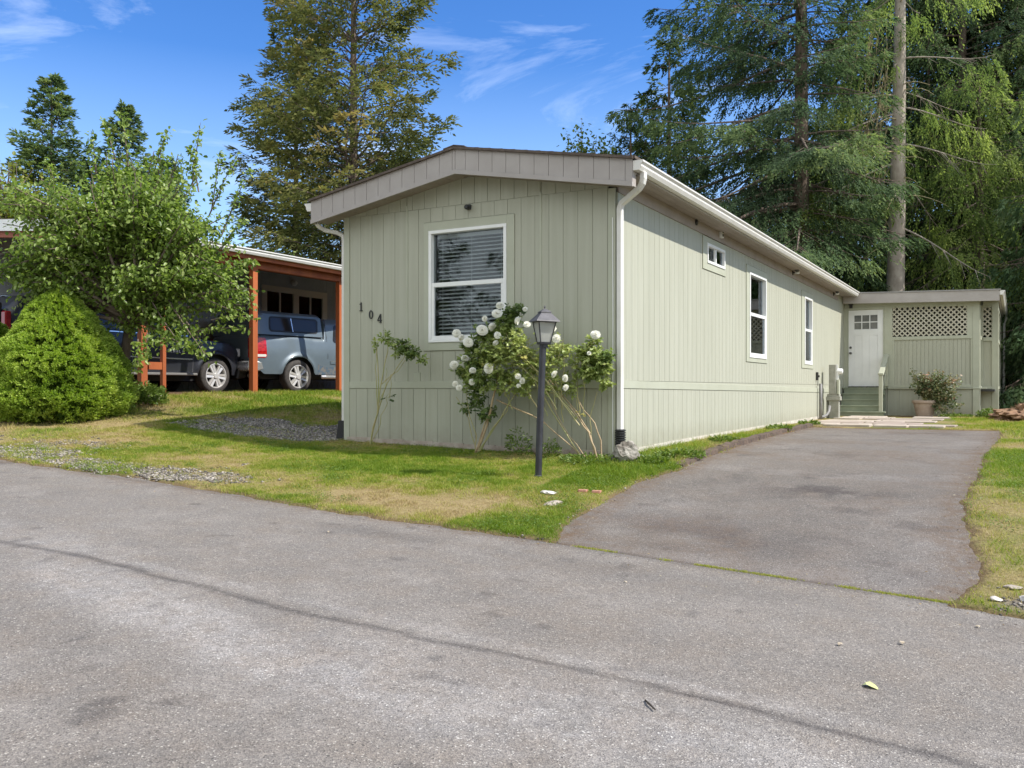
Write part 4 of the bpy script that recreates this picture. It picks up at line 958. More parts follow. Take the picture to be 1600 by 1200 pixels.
rock('rock', (4.34,-3.55,g_(4.34,-3.55)+.012), (.05,.035,.022), RW, 'small pale stone on the bare verge at the right edge of the picture', 'stone', 13, 1.)
rock('rock', (4.27,-3.33,g_(4.27,-3.33)+.01), (.06,.04,.015), RB, 'flat tan stone half sunk in the right verge behind the pale stones', 'stone', 14, .1)
for k, (x, y, s, lb) in enumerate([(-9.95,-1.60,(.17,.13,.12),'tan field stone at the foot of the round light green shrub, leftmost'), (-9.50,-1.75,(.17,.13,.12),'rounded tan field stone at the foot of the light green shrub, second from left'),
                       (-10.1,-1.25,(.2,.15,.12),'grey field stone among weeds behind the two tan stones by the shrub'), (-8.9,-1.35,(.26,.16,.10),'long tan field stone under the middle of the light green shrub'),
                       (-9.1,.55,(.22,.15,.13),'pale field stone between the light green shrub and the orange posts')]):
    rock('field_stone', (x, y, g_(x, y)+.05), s, RB, lb, 'rock', 20+k, k)
BRK = M('old red brick', (.33,.12,.075), .9, (.48,.27,.19), 12, 4, bump=.6)
for k, (x, y, rz) in enumerate([(.47,-1.97,.3), (.60,-1.93,.35)]):
    mb = MB(); mb.M = Matrix.Translation((x, y, g_(x, y)-.002)) @ Matrix.Rotation(rz+1.5, 4, 'Z') @ Matrix.Rotation(.1, 4, 'Y'); mb.box(-.085, .085, -.045, .045, -.05, .018)
    tag(mb.build('brick', BRK, bevel=.008), 'half sunk red brick in the lawn near the driveway edge, %s of two' % ['left', 'right'][k], 'brick')
mb = MB(); x, y = 3.65, -5.72; z = float(hz(x, y)); pts = [(0,0),(.012,.02),(.03,.032),(.055,.03),(.07,.012),(.072,-.01),(.05,-.024),(.022,-.02)]
mb.add([(0,0,.004)]+[(a, b, .006+.010*math.sin(a*60)+.12*abs(b)**1.2) for a, b in pts[1:]], [tuple(range(8))]); mb.v = [(x+a, y+b, z+c) for a, b, c in mb.v]
tag(mb.build('fallen_leaf', M('pale yellow leaf', (.50,.52,.22), .6)), 'pale yellow fallen leaf on the road, lower right', 'leaf')
for k, (x, y, s) in enumerate([(3.72,-4.9,.5), (3.45,-5.15,.45), (2.0,-4.6,.35), (4.1,-4.25,.4), (-.6,-4.6,.4)]):
    mb = MB(); z = float(hz(x, y)); a = k*1.3
    mb.add([(x+s*(p*math.cos(a)-q*math.sin(a)), y+s*(p*math.sin(a)+q*math.cos(a)), z+.005+.05*abs(q)+.02*s*(i % 2)) for i, (p, q) in enumerate(pts)], [tuple(range(8))])
    tag(mb.build('fallen_leaf', M('dry leaf %d' % k, (.46,.38,.27), .7)), ['curled dry leaf on the road just below the right verge', 'tiny dry leaf on the road left of the curled one', 'tiny dry leaf on the road below the drive seam', 'dry leaf scrap on the road near the right verge corner', 'dry leaf scrap on the road below the lawn tip'][k], 'leaf')
mb = MB(); z = float(hz(2.9, -6.56)); mb.tube([(2.86,-6.51,z+.008), (2.89,-6.55,z+.012), (2.94,-6.60,z+.008)], [.004, .005, .003], 6); tag(mb.build('twig', M('dark twig', (.04,.03,.02), .9)), 'short dark twig lying on the road, lower right', 'twig')
# ------------------------------------------------------------ neighbouring house with its carport
ORG = M('orange stained post', (.42,.115,.032), .6, (.30,.075,.022), 3, 5, bump=.3, stretch=(1,1,.15))
RED = M('red brown carport timber', (.36,.10,.05), .65, (.26,.07,.035), 3, 5, bump=.3)
GSID = M('grey ribbed siding', (.40,.42,.44), .6, (.45,.47,.49), 3, 3)
TAN = M('tan window trim', (.75,.68,.58), .6)
nb = empty('neighbouring_house', (-14, 6, 1.4), 'grey sided neighbouring house with a low white gutter and red brown carport roof', 'house')
XN = Matrix(((0,1,0,-13.6),(1,0,0,0),(0,0,1,0),(0,0,0,1)))
mb = MB(); mb.M = XN; wn = [(7.85, 8.98, 3.05, 4.22), (9.10, 10.2, 3.05, 4.19)]
planks(mb, -.2, 14, 1.35, 4.72, [(7.72, 10.35, 2.93, 4.34)], pitch=.155, gap=.03); backing(mb, -.2, 14, 1.3, lambda u: 4.72, wn)
mb.M = Matrix.Identity(4); mb.box(-20, -13.7, -.2, -.1, 1.3, 4.6); mb.box(-20, -19.9, -.1, 14, 1.3, 4.6); mb.box(-20, -13.7, 13.9, 14, 1.3, 4.6)
mb.build('wall', GSID, nb)
for k, (a, b, c, d) in enumerate(wn): window(nb, XN, a, b, c, d, 'slider', None, 1.2, TAN)
mb = MB(); mb.M = XN; frameholes(mb, 7.72, 10.35, 2.95, 4.33, wn, 0, .03); mb.build('window_trim', TAN, nb)
mb = MB(); mb.M = XN; mb.lathe([(.07, .03), (.09, .08), (.05, .16)], (8.9, 0, 4.48), 14, 'y'); mb.build('wall_light', WHITE, nb)
nz = lambda x: 4.39+.085*(-9.7-x) if x > -16.7 else 4.39+.085*7-.085*(-16.7-x)
mb = MB(); gslab(mb, -16.7, -9.75, -.45, 14.4, .0, .035, nz); gslab(mb, -23.6, -16.7, -.45, 14.4, .0, .035, nz); mb.build('roof', SHING, nb)
mb = MB()
y = -.40
while y < 14.2: gslab(mb, -13.6, -9.80, y, y+.195, -.028, -.008, nz); y += .2
mb.build('ceiling', RED, nb)
mb = MB(); gslab(mb, -16.7, -9.76, -.47, -.44, -.19, .02, nz); gslab(mb, -23.6, -16.7, -.47, -.44, -.19, .02, nz); mb.build('front_fascia', WHITE, nb)
mb = MB(); gslab(mb, -16.7, -9.80, -.40, -.34, -.30, -.03, nz); mb.build('front_beam', RED, nb)
gutter(nb, -9.745, -.45, 14.4, 4.42)
mb = MB(); mb.box(-10.07, -9.93, -.34, 14, 4.08, 4.29); mb.box(-9.80, -9.75, -.34, 14, 4.22, 4.38); mb.build('beam', ORG, nb)
for y in (-1.76+1.5, 1.05, 3.86, 6.67, 9.48, 12.29):
    mb = MB(); zb = float(hz(-10, y)); mb.box(-10.06, -9.94, y-.07, y+.07, (1.44 if abs(y-1.05) < .1 else zb-.05), 4.08); mb.build('post', ORG, nb, bevel=.004)
mb = MB(); mb.box(-9.97, -9.89, 1.42, 1.50, g_(-9.93, 1.45)-.05, 4.06); mb.build('post', ORG, nb, bevel=.004)
mb = MB(); mb.box(-9.985, -9.905, 1.122, 1.418, 1.86, 2.0); mb.build('brace', ORG, nb)
mb = MB(); mb.prism([(.84,1.24),(1.26,1.24),(1.22,1.44),(.88,1.44)], -10.2, -9.8, 'x'); mb.build('footing', M('old concrete block', (.30,.26,.21), .9, (.42,.37,.31), 6, 5, bump=.6), nb, bevel=.02)

# ------------------------------------------------------------ vehicles
def paint(name, col, col2=None): return M(name, col, .42, col2, 3, 3, coat=.35, metal=.15, spec=.4)
TYRE = M('tyre rubber', (.030,.028,.026), .8, (.06,.052,.045), 20, 3)
CHR = M('chrome', (.74,.73,.71), .22, metal=.8)
ALLOY = M('alloy wheel', (.66,.65,.63), .35, metal=.45)
VGL = M('tinted vehicle glass', (.022,.020,.018), .10, spec=.35)
BLKP = M('black vehicle trim', (.012,.012,.013), .5)
def wheel(parent, T, R_=.405, wd=.27):
    mb = MB(); mb.M = T; r = R_
    mb.lathe([(r*.66,-wd/2+.02),(r*.72,-wd/2),(r*.93,-wd/2+.01),(r*.985,-wd/2+.035),(r,-wd/4),(r,wd/4),(r*.985,wd/2-.035),(r*.93,wd/2-.01),(r*.72,wd/2),(r*.66,wd/2-.02)], n=40, axis='y', caps=False)
    w_ = mb.build('wheel', TYRE, parent, smooth=True, world=False)
    mb = MB(); mb.M = T
    mb.lathe([(r*.70,-wd/2-.002),(r*.655,-wd/2-.004),(r*.62,-wd/2+.03),(r*.60,wd/4)], n=40, axis='y', caps=False)
    mb.lathe([(r*.17,-wd/2+.01),(r*.15,-wd/2-.012),(.0,-wd/2-.014)], n=16, axis='y')
    for k in range(6):
        a = math.pi/3*k; c, s = math.cos(a), math.sin(a); pa = (-s, c)
        def P(rad, off, y): return (c*rad+pa[0]*off, y, s*rad+pa[1]*off)
        for sg in (-1, 1):
            mb.add([P(r*.08, sg*.001, -wd/2+.012), P(r*.08, sg*.045, -wd/2+.004), P(r*.68, sg*.068, -wd/2+.004), P(r*.68, sg*.010, -wd/2+.014),
                    P(r*.08, sg*.001, -wd/2+.05), P(r*.08, sg*.045, -wd/2+.05), P(r*.68, sg*.068, -wd/2+.05), P(r*.68, sg*.010, -wd/2+.05)],
                   [(0,1,2,3),(7,6,5,4),(0,4,5,1),(1,5,6,2),(2,6,7,3),(3,7,4,0)])
    mb.build('rim', ALLOY, w_, world=False)
    mb = MB(); mb.M = T; mb.lathe([(r*.60, 0), (r*.60, .02), (.01, .03)], n=24, axis='y'); mb.build('brake_disc', M('wheel well dark', (.03,.03,.03), .6, metal=.5), w_, world=False)
    return w_
def body_y(x, z, hw, arches, L_, R_):
    k = np.where(z > .95, np.clip((z-.95)/.95, 0, 1)**1.3*.17, np.clip((.95-z)/.6, 0, 1)**2*.05)
    y = hw-k
    y = y-.10*np.clip((.35-x)/.35, 0, 1)**2-.22*np.clip((x-(L_-.75))/.75, 0, 1)**2
    for a in arches:
        r = np.hypot(x-a, z-R_); y = y+.045*np.exp(-((r-R_-.10)/.055)**2)*(z > .25)*np.clip((z-.3)/.25, 0, 1)
    return y
def loft_body(name, mat, parent, L_, hw, arches, R_, top, sill, x0=0, x1=None, zcut=None, nx=150, nz=16, close=True):
    x1 = L_ if x1 is None else x1
    xs = set(np.linspace(x0, x1, nx)); 
    xs = np.array(sorted(xs)); lo = np.full_like(xs, sill) if zcut is None else np.full_like(xs, zcut)
    if zcut is None:
        lo = lo+.22*np.clip((x0+.25-xs)/.25, 0, 1)+.12*np.clip((xs-(x1-.2))/.2, 0, 1)
        for a in arches:
            rr = R_+.075; q = rr**2-(xs-a)**2; lo = np.maximum(lo, np.where(q > 0, R_+np.sqrt(np.maximum(q, 0)), 0))
    hi = np.array([top(v) for v in xs]); t = np.linspace(0, 1, nz); Z = lo[:, None]+(hi-lo)[:, None]*t[None]; X = np.repeat(xs[:, None], nz, 1)
    Y = body_y(X, Z, hw, arches, L_, R_)
    # rounded shoulder into the top
    f = np.clip((t-.90)/.10, 0, 1)[None]**2; Y = Y-.07*f
    Lf = np.stack([X, Y, Z], -1); Rt = np.stack([X, -Y, Z], -1)
    ntop = 9; u = np.linspace(-1, 1, ntop)[1:-1]; Yt = Y[:, -1:]*u[None]; Zt = Z[:, -1:]+.035*(1-u[None]**2)
    Tp = np.stack([np.repeat(xs[:, None], ntop-2, 1), -Yt, Zt], -1)
    G = np.concatenate([Lf, Tp, Rt[:, ::-1]], 1); m = G.shape[1]; V = G.reshape(-1, 3)
    i = (np.arange(len(xs)-1)[:, None]*m+np.arange(m-1)).ravel(); F = np.stack([i, i+1, i+m+1, i+m], 1)
    faces = [tuple(f) for f in F]
    if close: faces += [tuple(range(m)), tuple((len(xs)-1)*m+k for k in range(m-1, -1, -1))]
    me = bpy.data.meshes.new(name); me.from_pydata([tuple(v) for v in V], [], faces); me.materials.append(mat)
    for p in me.polygons[:len(F)]: p.use_smooth = True
    bm = bmesh.new(); bm.from_mesh(me); bmesh.ops.recalc_face_normals(bm, faces=bm.faces[:]); bm.to_mesh(me); bm.free()
    try: me.set_sharp_from_angle(angle=R(35))
    except Exception: pass
    return link(name, me, parent, False)
def side_panel(mb, pts, hw, arches, L_, R_, off=.006, th=.006, sides=(-1, 1), n=14):
    """panel following the flank; pts = outline polygon (x,z) given as lower and upper chains of equal length"""
    lowc, upc = pts
    for s in sides:
        k = len(lowc); vs = []
        for (xa, za), (xb, zb) in zip(lowc, upc):
            for t in (0, .33, .67, 1):
                x = xa+(xb-xa)*t; z = za+(zb-za)*t; y = float(body_y(np.array(x), np.array(z), hw, arches, L_, R_))+off
                vs.append((x, s*y, z))
        fs = [(4*i+q, 4*i+q+1, 4*i+5+q, 4*i+4+q) for i in range(k-1) for q in range(3)]
        mb.add(vs, fs)
def rrect(x0, x1, z0, z1, r=.06, slant=0, n=6, slant2=None):
    """lower/upper chains of a rounded (possibly slanted) window"""
    slant2 = slant if slant2 is None else slant2
    lo = []; up = []
    for i in range(n+1):
        a = math.pi/2*i/n; lo.append((x0+r-r*math.cos(a), z0+r-r*math.sin(a))); up.append((x0+r-r*math.cos(a)+slant, z1-r+r*math.sin(a)))
    for i in range(n+1):
        a = math.pi/2*(1-i/n); lo.append((x1-r+r*math.cos(a), z0+r-r*math.sin(a))); up.append((x1-r+r*math.cos(a)+slant2, z1-r+r*math.sin(a)))
    return lo, up
def interp_top(tab): xs, zs = zip(*tab); return lambda x: float(np.interp(x, xs, zs))

# blue pickup with canopy
phi = R(80); cx_, cy_ = math.cos(phi), math.sin(phi)
Wb = np.array([-10.98, 6.30]); AR = [1.22, 4.88]; HW = .99
root = Wb-np.array([cx_*AR[0]+cy_*(HW-.02), cy_*AR[0]-cx_*(HW-.02)])+0*Wb
truck = empty('pickup_truck', (root[0], root[1], 1.385), 'slate blue pickup truck with matching canopy parked under the orange carport', 'pickup truck', rz=phi)
BLUE = paint('slate blue car paint', (.112,.145,.170), (.122,.158,.185))
a_ = dict(hw=HW, arches=AR, L_=5.85, R_=.405)
REDL = M('red tail light', (.50,.012,.012), .15, (.28,.006,.006), 22, 2, spec=.7)
def panels(name, mat, parent, polys, kw, sides=(-1, 1), **extra):
    out = None
    for s in sides:
        for q in polys:
            mb = MB(); side_panel(mb, q, sides=(s,), **{**kw, **extra}); out = mb.build(name, mat, parent, world=False)
    return out
def bar(x, z0, z1, w_=.006): return ([(x-w_, z0), (x+w_, z0)], [(x-w_, z1), (x+w_, z1)])
loft_body('body', BLUE, truck, 5.85, HW, AR, .405, interp_top([(0,1.28),(.03,1.37),(.1,1.385),(2.05,1.385),(2.1,1.80),(2.25,1.87),(3.5,1.88),(3.75,1.83),(4.35,1.24),(5.5,1.13),(5.75,1.0),(5.85,.85)]), .46)
loft_body('canopy', BLUE, truck, 5.85, HW+.004, AR, .405, interp_top([(.04,1.78),(.08,1.90),(.2,1.96),(1.9,1.96),(2.0,1.92)]), .46, x0=.04, x1=2.0, zcut=1.395, nx=40, nz=10)
for sd_ in (-1, 1):
    cw = panels('canopy_window', BLKP, truck, [rrect(.42, 1.86, 1.47, 1.84, .08, .03)], a_, (sd_,), off=.012)
    panels('pane', VGL, cw, [rrect(.46, 1.08, 1.505, 1.805, .06, .02, slant2=.0), rrect(1.12, 1.82, 1.505, 1.805, .06, .0, slant2=.02)], a_, (sd_,), off=.017)
    panels('divider', CHR, cw, [rrect(1.09, 1.115, 1.49, 1.82, .01, -.02)], a_, (sd_,), off=.020)
panels('door_window', VGL, truck, [rrect(2.32, 3.02, 1.27, 1.73, .08, .06, slant2=0), rrect(3.10, 4.02, 1.24, 1.73, .08, .0, slant2=-.35)], a_, off=.010)
panels('door_gap', BLKP, truck, [bar(2.12, .5, 1.83), bar(3.06, .5, 1.83), bar(4.12, .5, 1.2)], a_, off=.004)
panels('canopy_seam', BLKP, truck, [([(.04, 1.382), (2.05, 1.382)], [(.04, 1.396), (2.05, 1.396)])], a_, off=.006)
panels('mud_spatter', M('dried mud', (.17,.15,.125), .9, (.06,.10,.14), 16, 5, .35, .6), truck, [([(1.82, .46), (2.1, .46), (2.5, .46), (4.3, .46)], [(1.82, .72), (2.1, .64), (2.5, .66), (4.3, .60)])], a_, off=.003)
panels('side_moulding', BLUE, truck, [([(2.2, .73), (4.3, .73)], [(2.2, .80), (4.3, .80)])], a_, off=.014)
panels('chrome_strip', CHR, truck, [([(2.2, .80), (4.3, .80)], [(2.2, .812), (4.3, .812)])], a_, off=.016)
for s in (-1, 1):
    mb = MB(); y = s*(HW-.01); mb.tube([(2.42, y+s*.01, 1.105), (2.45, y+s*.045, 1.115), (2.62, y+s*.045, 1.115), (2.65, y+s*.01, 1.105)], .017, 8); mb.lathe([(.055, 0), (.05, .008)], (2.53, y-.004, 1.10), 14, 'y'); mb.build('door_handle', BLKP, truck, world=False)
    mb = MB(); mb.tube([(1.9, s*1.0, .40), (2.0, s*1.04, .40), (4.1, s*1.04, .40), (4.2, s*1.0, .40)], .045, 10); mb.build('step_bar', CHR, truck, world=False)
    # tail light wraps the corner
    mb = MB(); mb.box(-.02, .02, *sorted((s*.70, s*.93)), .84, 1.31); tl = mb.build('tail_light', REDL, truck, bevel=.01, world=False)
    panels('lens', REDL, tl, [rrect(.0, .30, .84, 1.31, .05)], a_, (s,), off=.014)
    panels('reverse_light', M('clear lens', (.7,.68,.64), .15), tl, [rrect(.02, .28, .86, .92, .02)], a_, (s,), off=.019)
mb = MB(); mb.prism([(-.16, .52), (-.18, .60), (-.16, .76), (.10, .76), (.42, .72), (.40, .60), (.1, .52)], -.96, .96); o = mb.build('rear_bumper', CHR, truck, bevel=.03, world=False)
mb = MB(); mb.tube([(.05, -.62, .42), (.3, -.62, .42), (.55, -.60, .44)], .045, 12); mb.build('exhaust_pipe', CHR, truck, world=False)
mb = MB(); mb.box(-.012, .005, -.72, .72, .78, 1.33); mb.build('tailgate', BLUE, truck, bevel=.01, world=False)
mb = MB(); mb.prism([(5.75, .50), (5.98, .52), (6.0, .75), (5.80, .80)], -.95, .95); mb.build('front_bumper', CHR, truck, bevel=.03, world=False)
mb = MB(); mb.box(5.80, 5.88, -.5, .5, .82, 1.08); mb.build('grille', CHR, truck, world=False)
mb = MB(); mb.box(.3, 5.5, -.72, .72, .34, .6); mb.build('underbody', BLKP, truck, world=False)
for x in AR: mb = MB(); mb.box(x-.5, x+.5, -.9, .9, .5, .93); mb.build('wheel_well', BLKP, truck, world=False)
for q in (-1.11, 1.11): mb = MB(); mb.box(3.55, 3.68, q-.11, q+.11, 1.26, 1.46); mb.build('wing_mirror', BLKP, truck, bevel=.03, world=False)
for x in AR:
    for s in (1, -1):
        wheel(truck, Matrix.Translation((x, s*-.86, .405)) @ (Matrix.Identity(4) if s == 1 else Matrix.Rotation(math.pi, 4, 'Z')) @ Matrix.Rotation(.25, 4, 'Y'))

# charcoal SUV, nose to the right
phi = R(86.3); cx_, cy_ = math.cos(phi), math.sin(phi); AR = [1.22, 4.70]; HW = 1.0
Ws = np.array([-11.62, 4.30]); root = Ws-np.array([cx_*AR[1]+cy_*(HW-.02), cy_*AR[1]-cx_*(HW-.02)])
suv = empty('sport_utility_vehicle', (root[0], root[1], 1.385), 'charcoal black sport utility vehicle behind the apple tree and orange posts', 'suv', rz=phi)
CHA = paint('charcoal car paint', (.022,.024,.031), (.027,.029,.037)); a_ = dict(hw=HW, arches=AR, L_=5.6, R_=.405)
loft_body('body', CHA, suv, 5.6, HW, AR, .405, interp_top([(0,.95),(.03,1.2),(.12,1.6),(.35,1.85),(.7,1.90),(3.1,1.92),(3.45,1.86),(4.05,1.32),(4.3,1.26),(5.2,1.15),(5.5,1.02),(5.6,.80)]), .42)
panels('door_window', VGL, suv, [rrect(.55, 1.55, 1.33, 1.74, .07, .05, slant2=.0), rrect(1.62, 2.55, 1.32, 1.74, .05, 0), rrect(2.62, 3.75, 1.30, 1.73, .06, 0, slant2=-.34)], a_, off=.010)
panels('chrome_strip', CHR, suv, [([(.5, 1.285), (3.95, 1.265)], [(.5, 1.305), (3.95, 1.285)]), ([(1.85, .775), (4.05, .745)], [(1.85, .805), (4.05, .775)])], a_, off=.016)
panels('door_gap', M('door gap', (.10,.10,.11), .5), suv, [bar(2.58, .48, 1.30), bar(4.08, .48, 1.30)], a_, off=.003)
for s in (-1, 1): mb = MB(); mb.box(1.75, 4.1, s*1.06-.07, s*1.06+.07, .40, .455); mb.build('running_board', M('brushed running board', (.33,.32,.30), .4, metal=.6), suv, bevel=.012, world=False)
for s in (-1, 1): mb = MB(); mb.tube([(.7, s*.70, 1.95), (.8, s*.70, 1.99), (3.0, s*.70, 2.0), (3.1, s*.70, 1.96)], .018, 8); mb.build('roof_rail', CHR, suv, world=False)
for s in (-1, 1):
    for x in (1.78, 2.85):
        mb = MB(); y = s*(HW-.01); mb.tube([(x, y+s*.01, 1.13), (x+.03, y+s*.045, 1.14), (x+.2, y+s*.045, 1.14), (x+.23, y+s*.01, 1.13)], .016, 8); mb.build('door_handle', CHR, suv, world=False)
    mb = MB(); mb.box(3.62, 3.76, *sorted((s*1.0, s*1.24)), 1.27, 1.45); mb.build('wing_mirror', CHA, suv, bevel=.03, world=False)
    mb = MB(); mb.box(.0, .12, *sorted((s*.80, s*.955)), .95, 1.55); mb.build('tail_light', M('dark red lens', (.25,.01,.012), .12), suv, bevel=.02, world=False)
    mb = MB(); mb.box(5.30, 5.50, *sorted((s*.62, s*.875)), .86, 1.05); mb.build('headlight', M('headlight lens', (.5,.5,.5), .1), suv, bevel=.02, world=False)
# badge: six slim letters DENALI in bright metal on the front door
def stroke_word(word, h, adv):
    G = {'D': [(0,0,0,1),(0,1,.6,.85),(.6,.85,.6,.15),(.6,.15,0,0)], 'E': [(0,0,0,1),(0,0,.6,0),(0,.5,.5,.5),(0,1,.6,1)], 'N': [(0,0,0,1),(0,1,.6,0),(.6,0,.6,1)],
         'A': [(0,0,.3,1),(.3,1,.6,0),(.15,.4,.45,.4)], 'L': [(0,0,0,1),(0,0,.6,0)], 'I': [(.3,0,.3,1)]}
    return [[(adv*i+a*h, b*h, adv*i+c*h, d*h) for a, b, c, d in G[ch]] for i, ch in enumerate(word)]
mb = MB(); w_ = .012
for segs in stroke_word('DENALI', .06, .072):
    for a, b, c, d in segs:
        l_ = math.hypot(c-a, d-b) or 1; nx_, nz_ = -(d-b)/l_*w_/2, (c-a)/l_*w_/2; x0 = 3.42; z0 = .90
        q = [(a+nx_, b+nz_), (c+nx_, d+nz_), (c-nx_, d-nz_), (a-nx_, b-nz_)]
        vs = [(x0+p, -(float(body_y(np.array(x0+p), np.array(z0+r_), HW, AR, 5.6, .405))+o), z0+r_) for o in (.004, .014) for p, r_ in q]
        mb.add(vs, [(0,1,2,3),(7,6,5,4),(0,4,5,1),(1,5,6,2),(2,6,7,3),(3,7,4,0)])
mb.build('badge', M('bright badge', (.8,.8,.8), .25, metal=.5), suv, world=False)
mb = MB(); mb.prism([(5.35, .33), (5.62, .36), (5.68, .60), (5.62, .82), (5.45, .80)], -.93, .93); mb.build('front_bumper', BLKP, suv, bevel=.03, world=False)
mb = MB(); mb.prism([(-.06, .45), (-.08, .75), (.1, .80), (.4, .72), (.4, .42)], -.93, .93); mb.build('rear_bumper', CHA, suv, bevel=.03, world=False)
mb = MB(); mb.box(-.02, .06, -.74, .74, 1.28, 1.72); mb.build('rear_window', VGL, suv, bevel=.02, world=False)
mb = MB(); mb.box(.3, 5.3, -.75, .75, .28, .6); mb.build('underbody', BLKP, suv, world=False)
for x in AR: mb = MB(); mb.box(x-.5, x+.5, -.9, .9, .5, .93); mb.build('wheel_well', BLKP, suv, world=False)
for x in AR:
    for s in (1, -1):
        wheel(suv, Matrix.Translation((x, s*-.86, .405)) @ (Matrix.Identity(4) if s == 1 else Matrix.Rotation(math.pi, 4, 'Z')) @ Matrix.Rotation(.1, 4, 'Y'))
rc = empty('fuel_can', (-10.75, 8.75, 1.40), 'red plastic fuel can on the ground behind the blue pickup', 'fuel can')
mb = MB(); mb.M = Matrix.Translation((-10.75, 8.75, 1.40)); mb.prism([(-.22, 0), (.22, 0), (.22, .26), (.12, .32), (-.22, .32)], -.14, .14, 'x'); mb.build('can', M('red plastic', (.42,.012,.02), .35), rc, bevel=.03)
mb = MB(); mb.M = Matrix.Translation((-10.75, 8.75, 1.40)); mb.tube([(0,-.14,.33), (0,-.1,.40), (0,.04,.40), (0,.08,.33)], .015); mb.build('handle', M('red plastic handle', (.42,.012,.02), .35), rc)
# ------------------------------------------------------------ trees
BARK = M('fir bark', (.10,.072,.055), .95, (.20,.155,.125), 6, 6, bump=1, bscale=12, stretch=(1,1,.3))
BARKG = M('pale grey trunk bark', (.28,.235,.195), .9, (.43,.375,.32), 5, 6, bump=.8, bscale=16, stretch=(1,1,.5))
TWIG = M('dry twig bark', (.17,.14,.11), .9, (.28,.25,.21), 5)
FIRD = leafmat('dark fir needles', [(0, (.020,.034,.015)), (.4, (.048,.076,.028)), (.75, (.10,.135,.042)), (1, (.19,.21,.06))], .35, .75)
FIRB = leafmat('blue green fir needles', [(0, (.032,.052,.028)), (.4, (.080,.128,.058)), (.75, (.17,.23,.085)), (1, (.29,.33,.11))], .42, .75)
FIRL = leafmat('light fir needles', [(0, (.05,.08,.03)), (.4, (.145,.205,.065)), (.75, (.27,.34,.10)), (1, (.42,.47,.17))], .55, .6)
FIRO = leafmat('olive fir needles', [(0, (.045,.060,.022)), (.4, (.13,.15,.055)), (.7, (.22,.225,.08)), (1, (.32,.26,.10))], .45, .75)
CEDR = leafmat('cedar sprays', [(0, (.035,.065,.035)), (.5, (.12,.19,.09)), (1, (.27,.34,.17))], .35, .55)
def tubes(paths, radii, n=5):
    """many polylines (m,k,3) with radii (m,k) as one mesh"""
    P = np.asarray(paths, float); Rr = np.asarray(radii, float); m, k, _ = P.shape
    t = np.gradient(P, axis=1); t = norm(t); up = np.array([.13, .21, .97]); s = norm(np.cross(t, up)); o = np.cross(t, s)
    a = np.arange(n)*2*np.pi/n
    V = P[:, :, None]+(s[:, :, None]*np.cos(a)[None, None, :, None]+o[:, :, None]*np.sin(a)[None, None, :, None])*Rr[:, :, None, None]
    i = (np.arange(m)[:, None, None]*k*n+np.arange(k-1)[None, :, None]*n+np.arange(n)[None, None]); j = (np.arange(m)[:, None, None]*k*n+np.arange(k-1)[None, :, None]*n+((np.arange(n)+1) % n)[None, None])
    F = np.stack([i, j, j+n, i+n], -1).reshape(-1, 4); return V.reshape(-1, 3), F
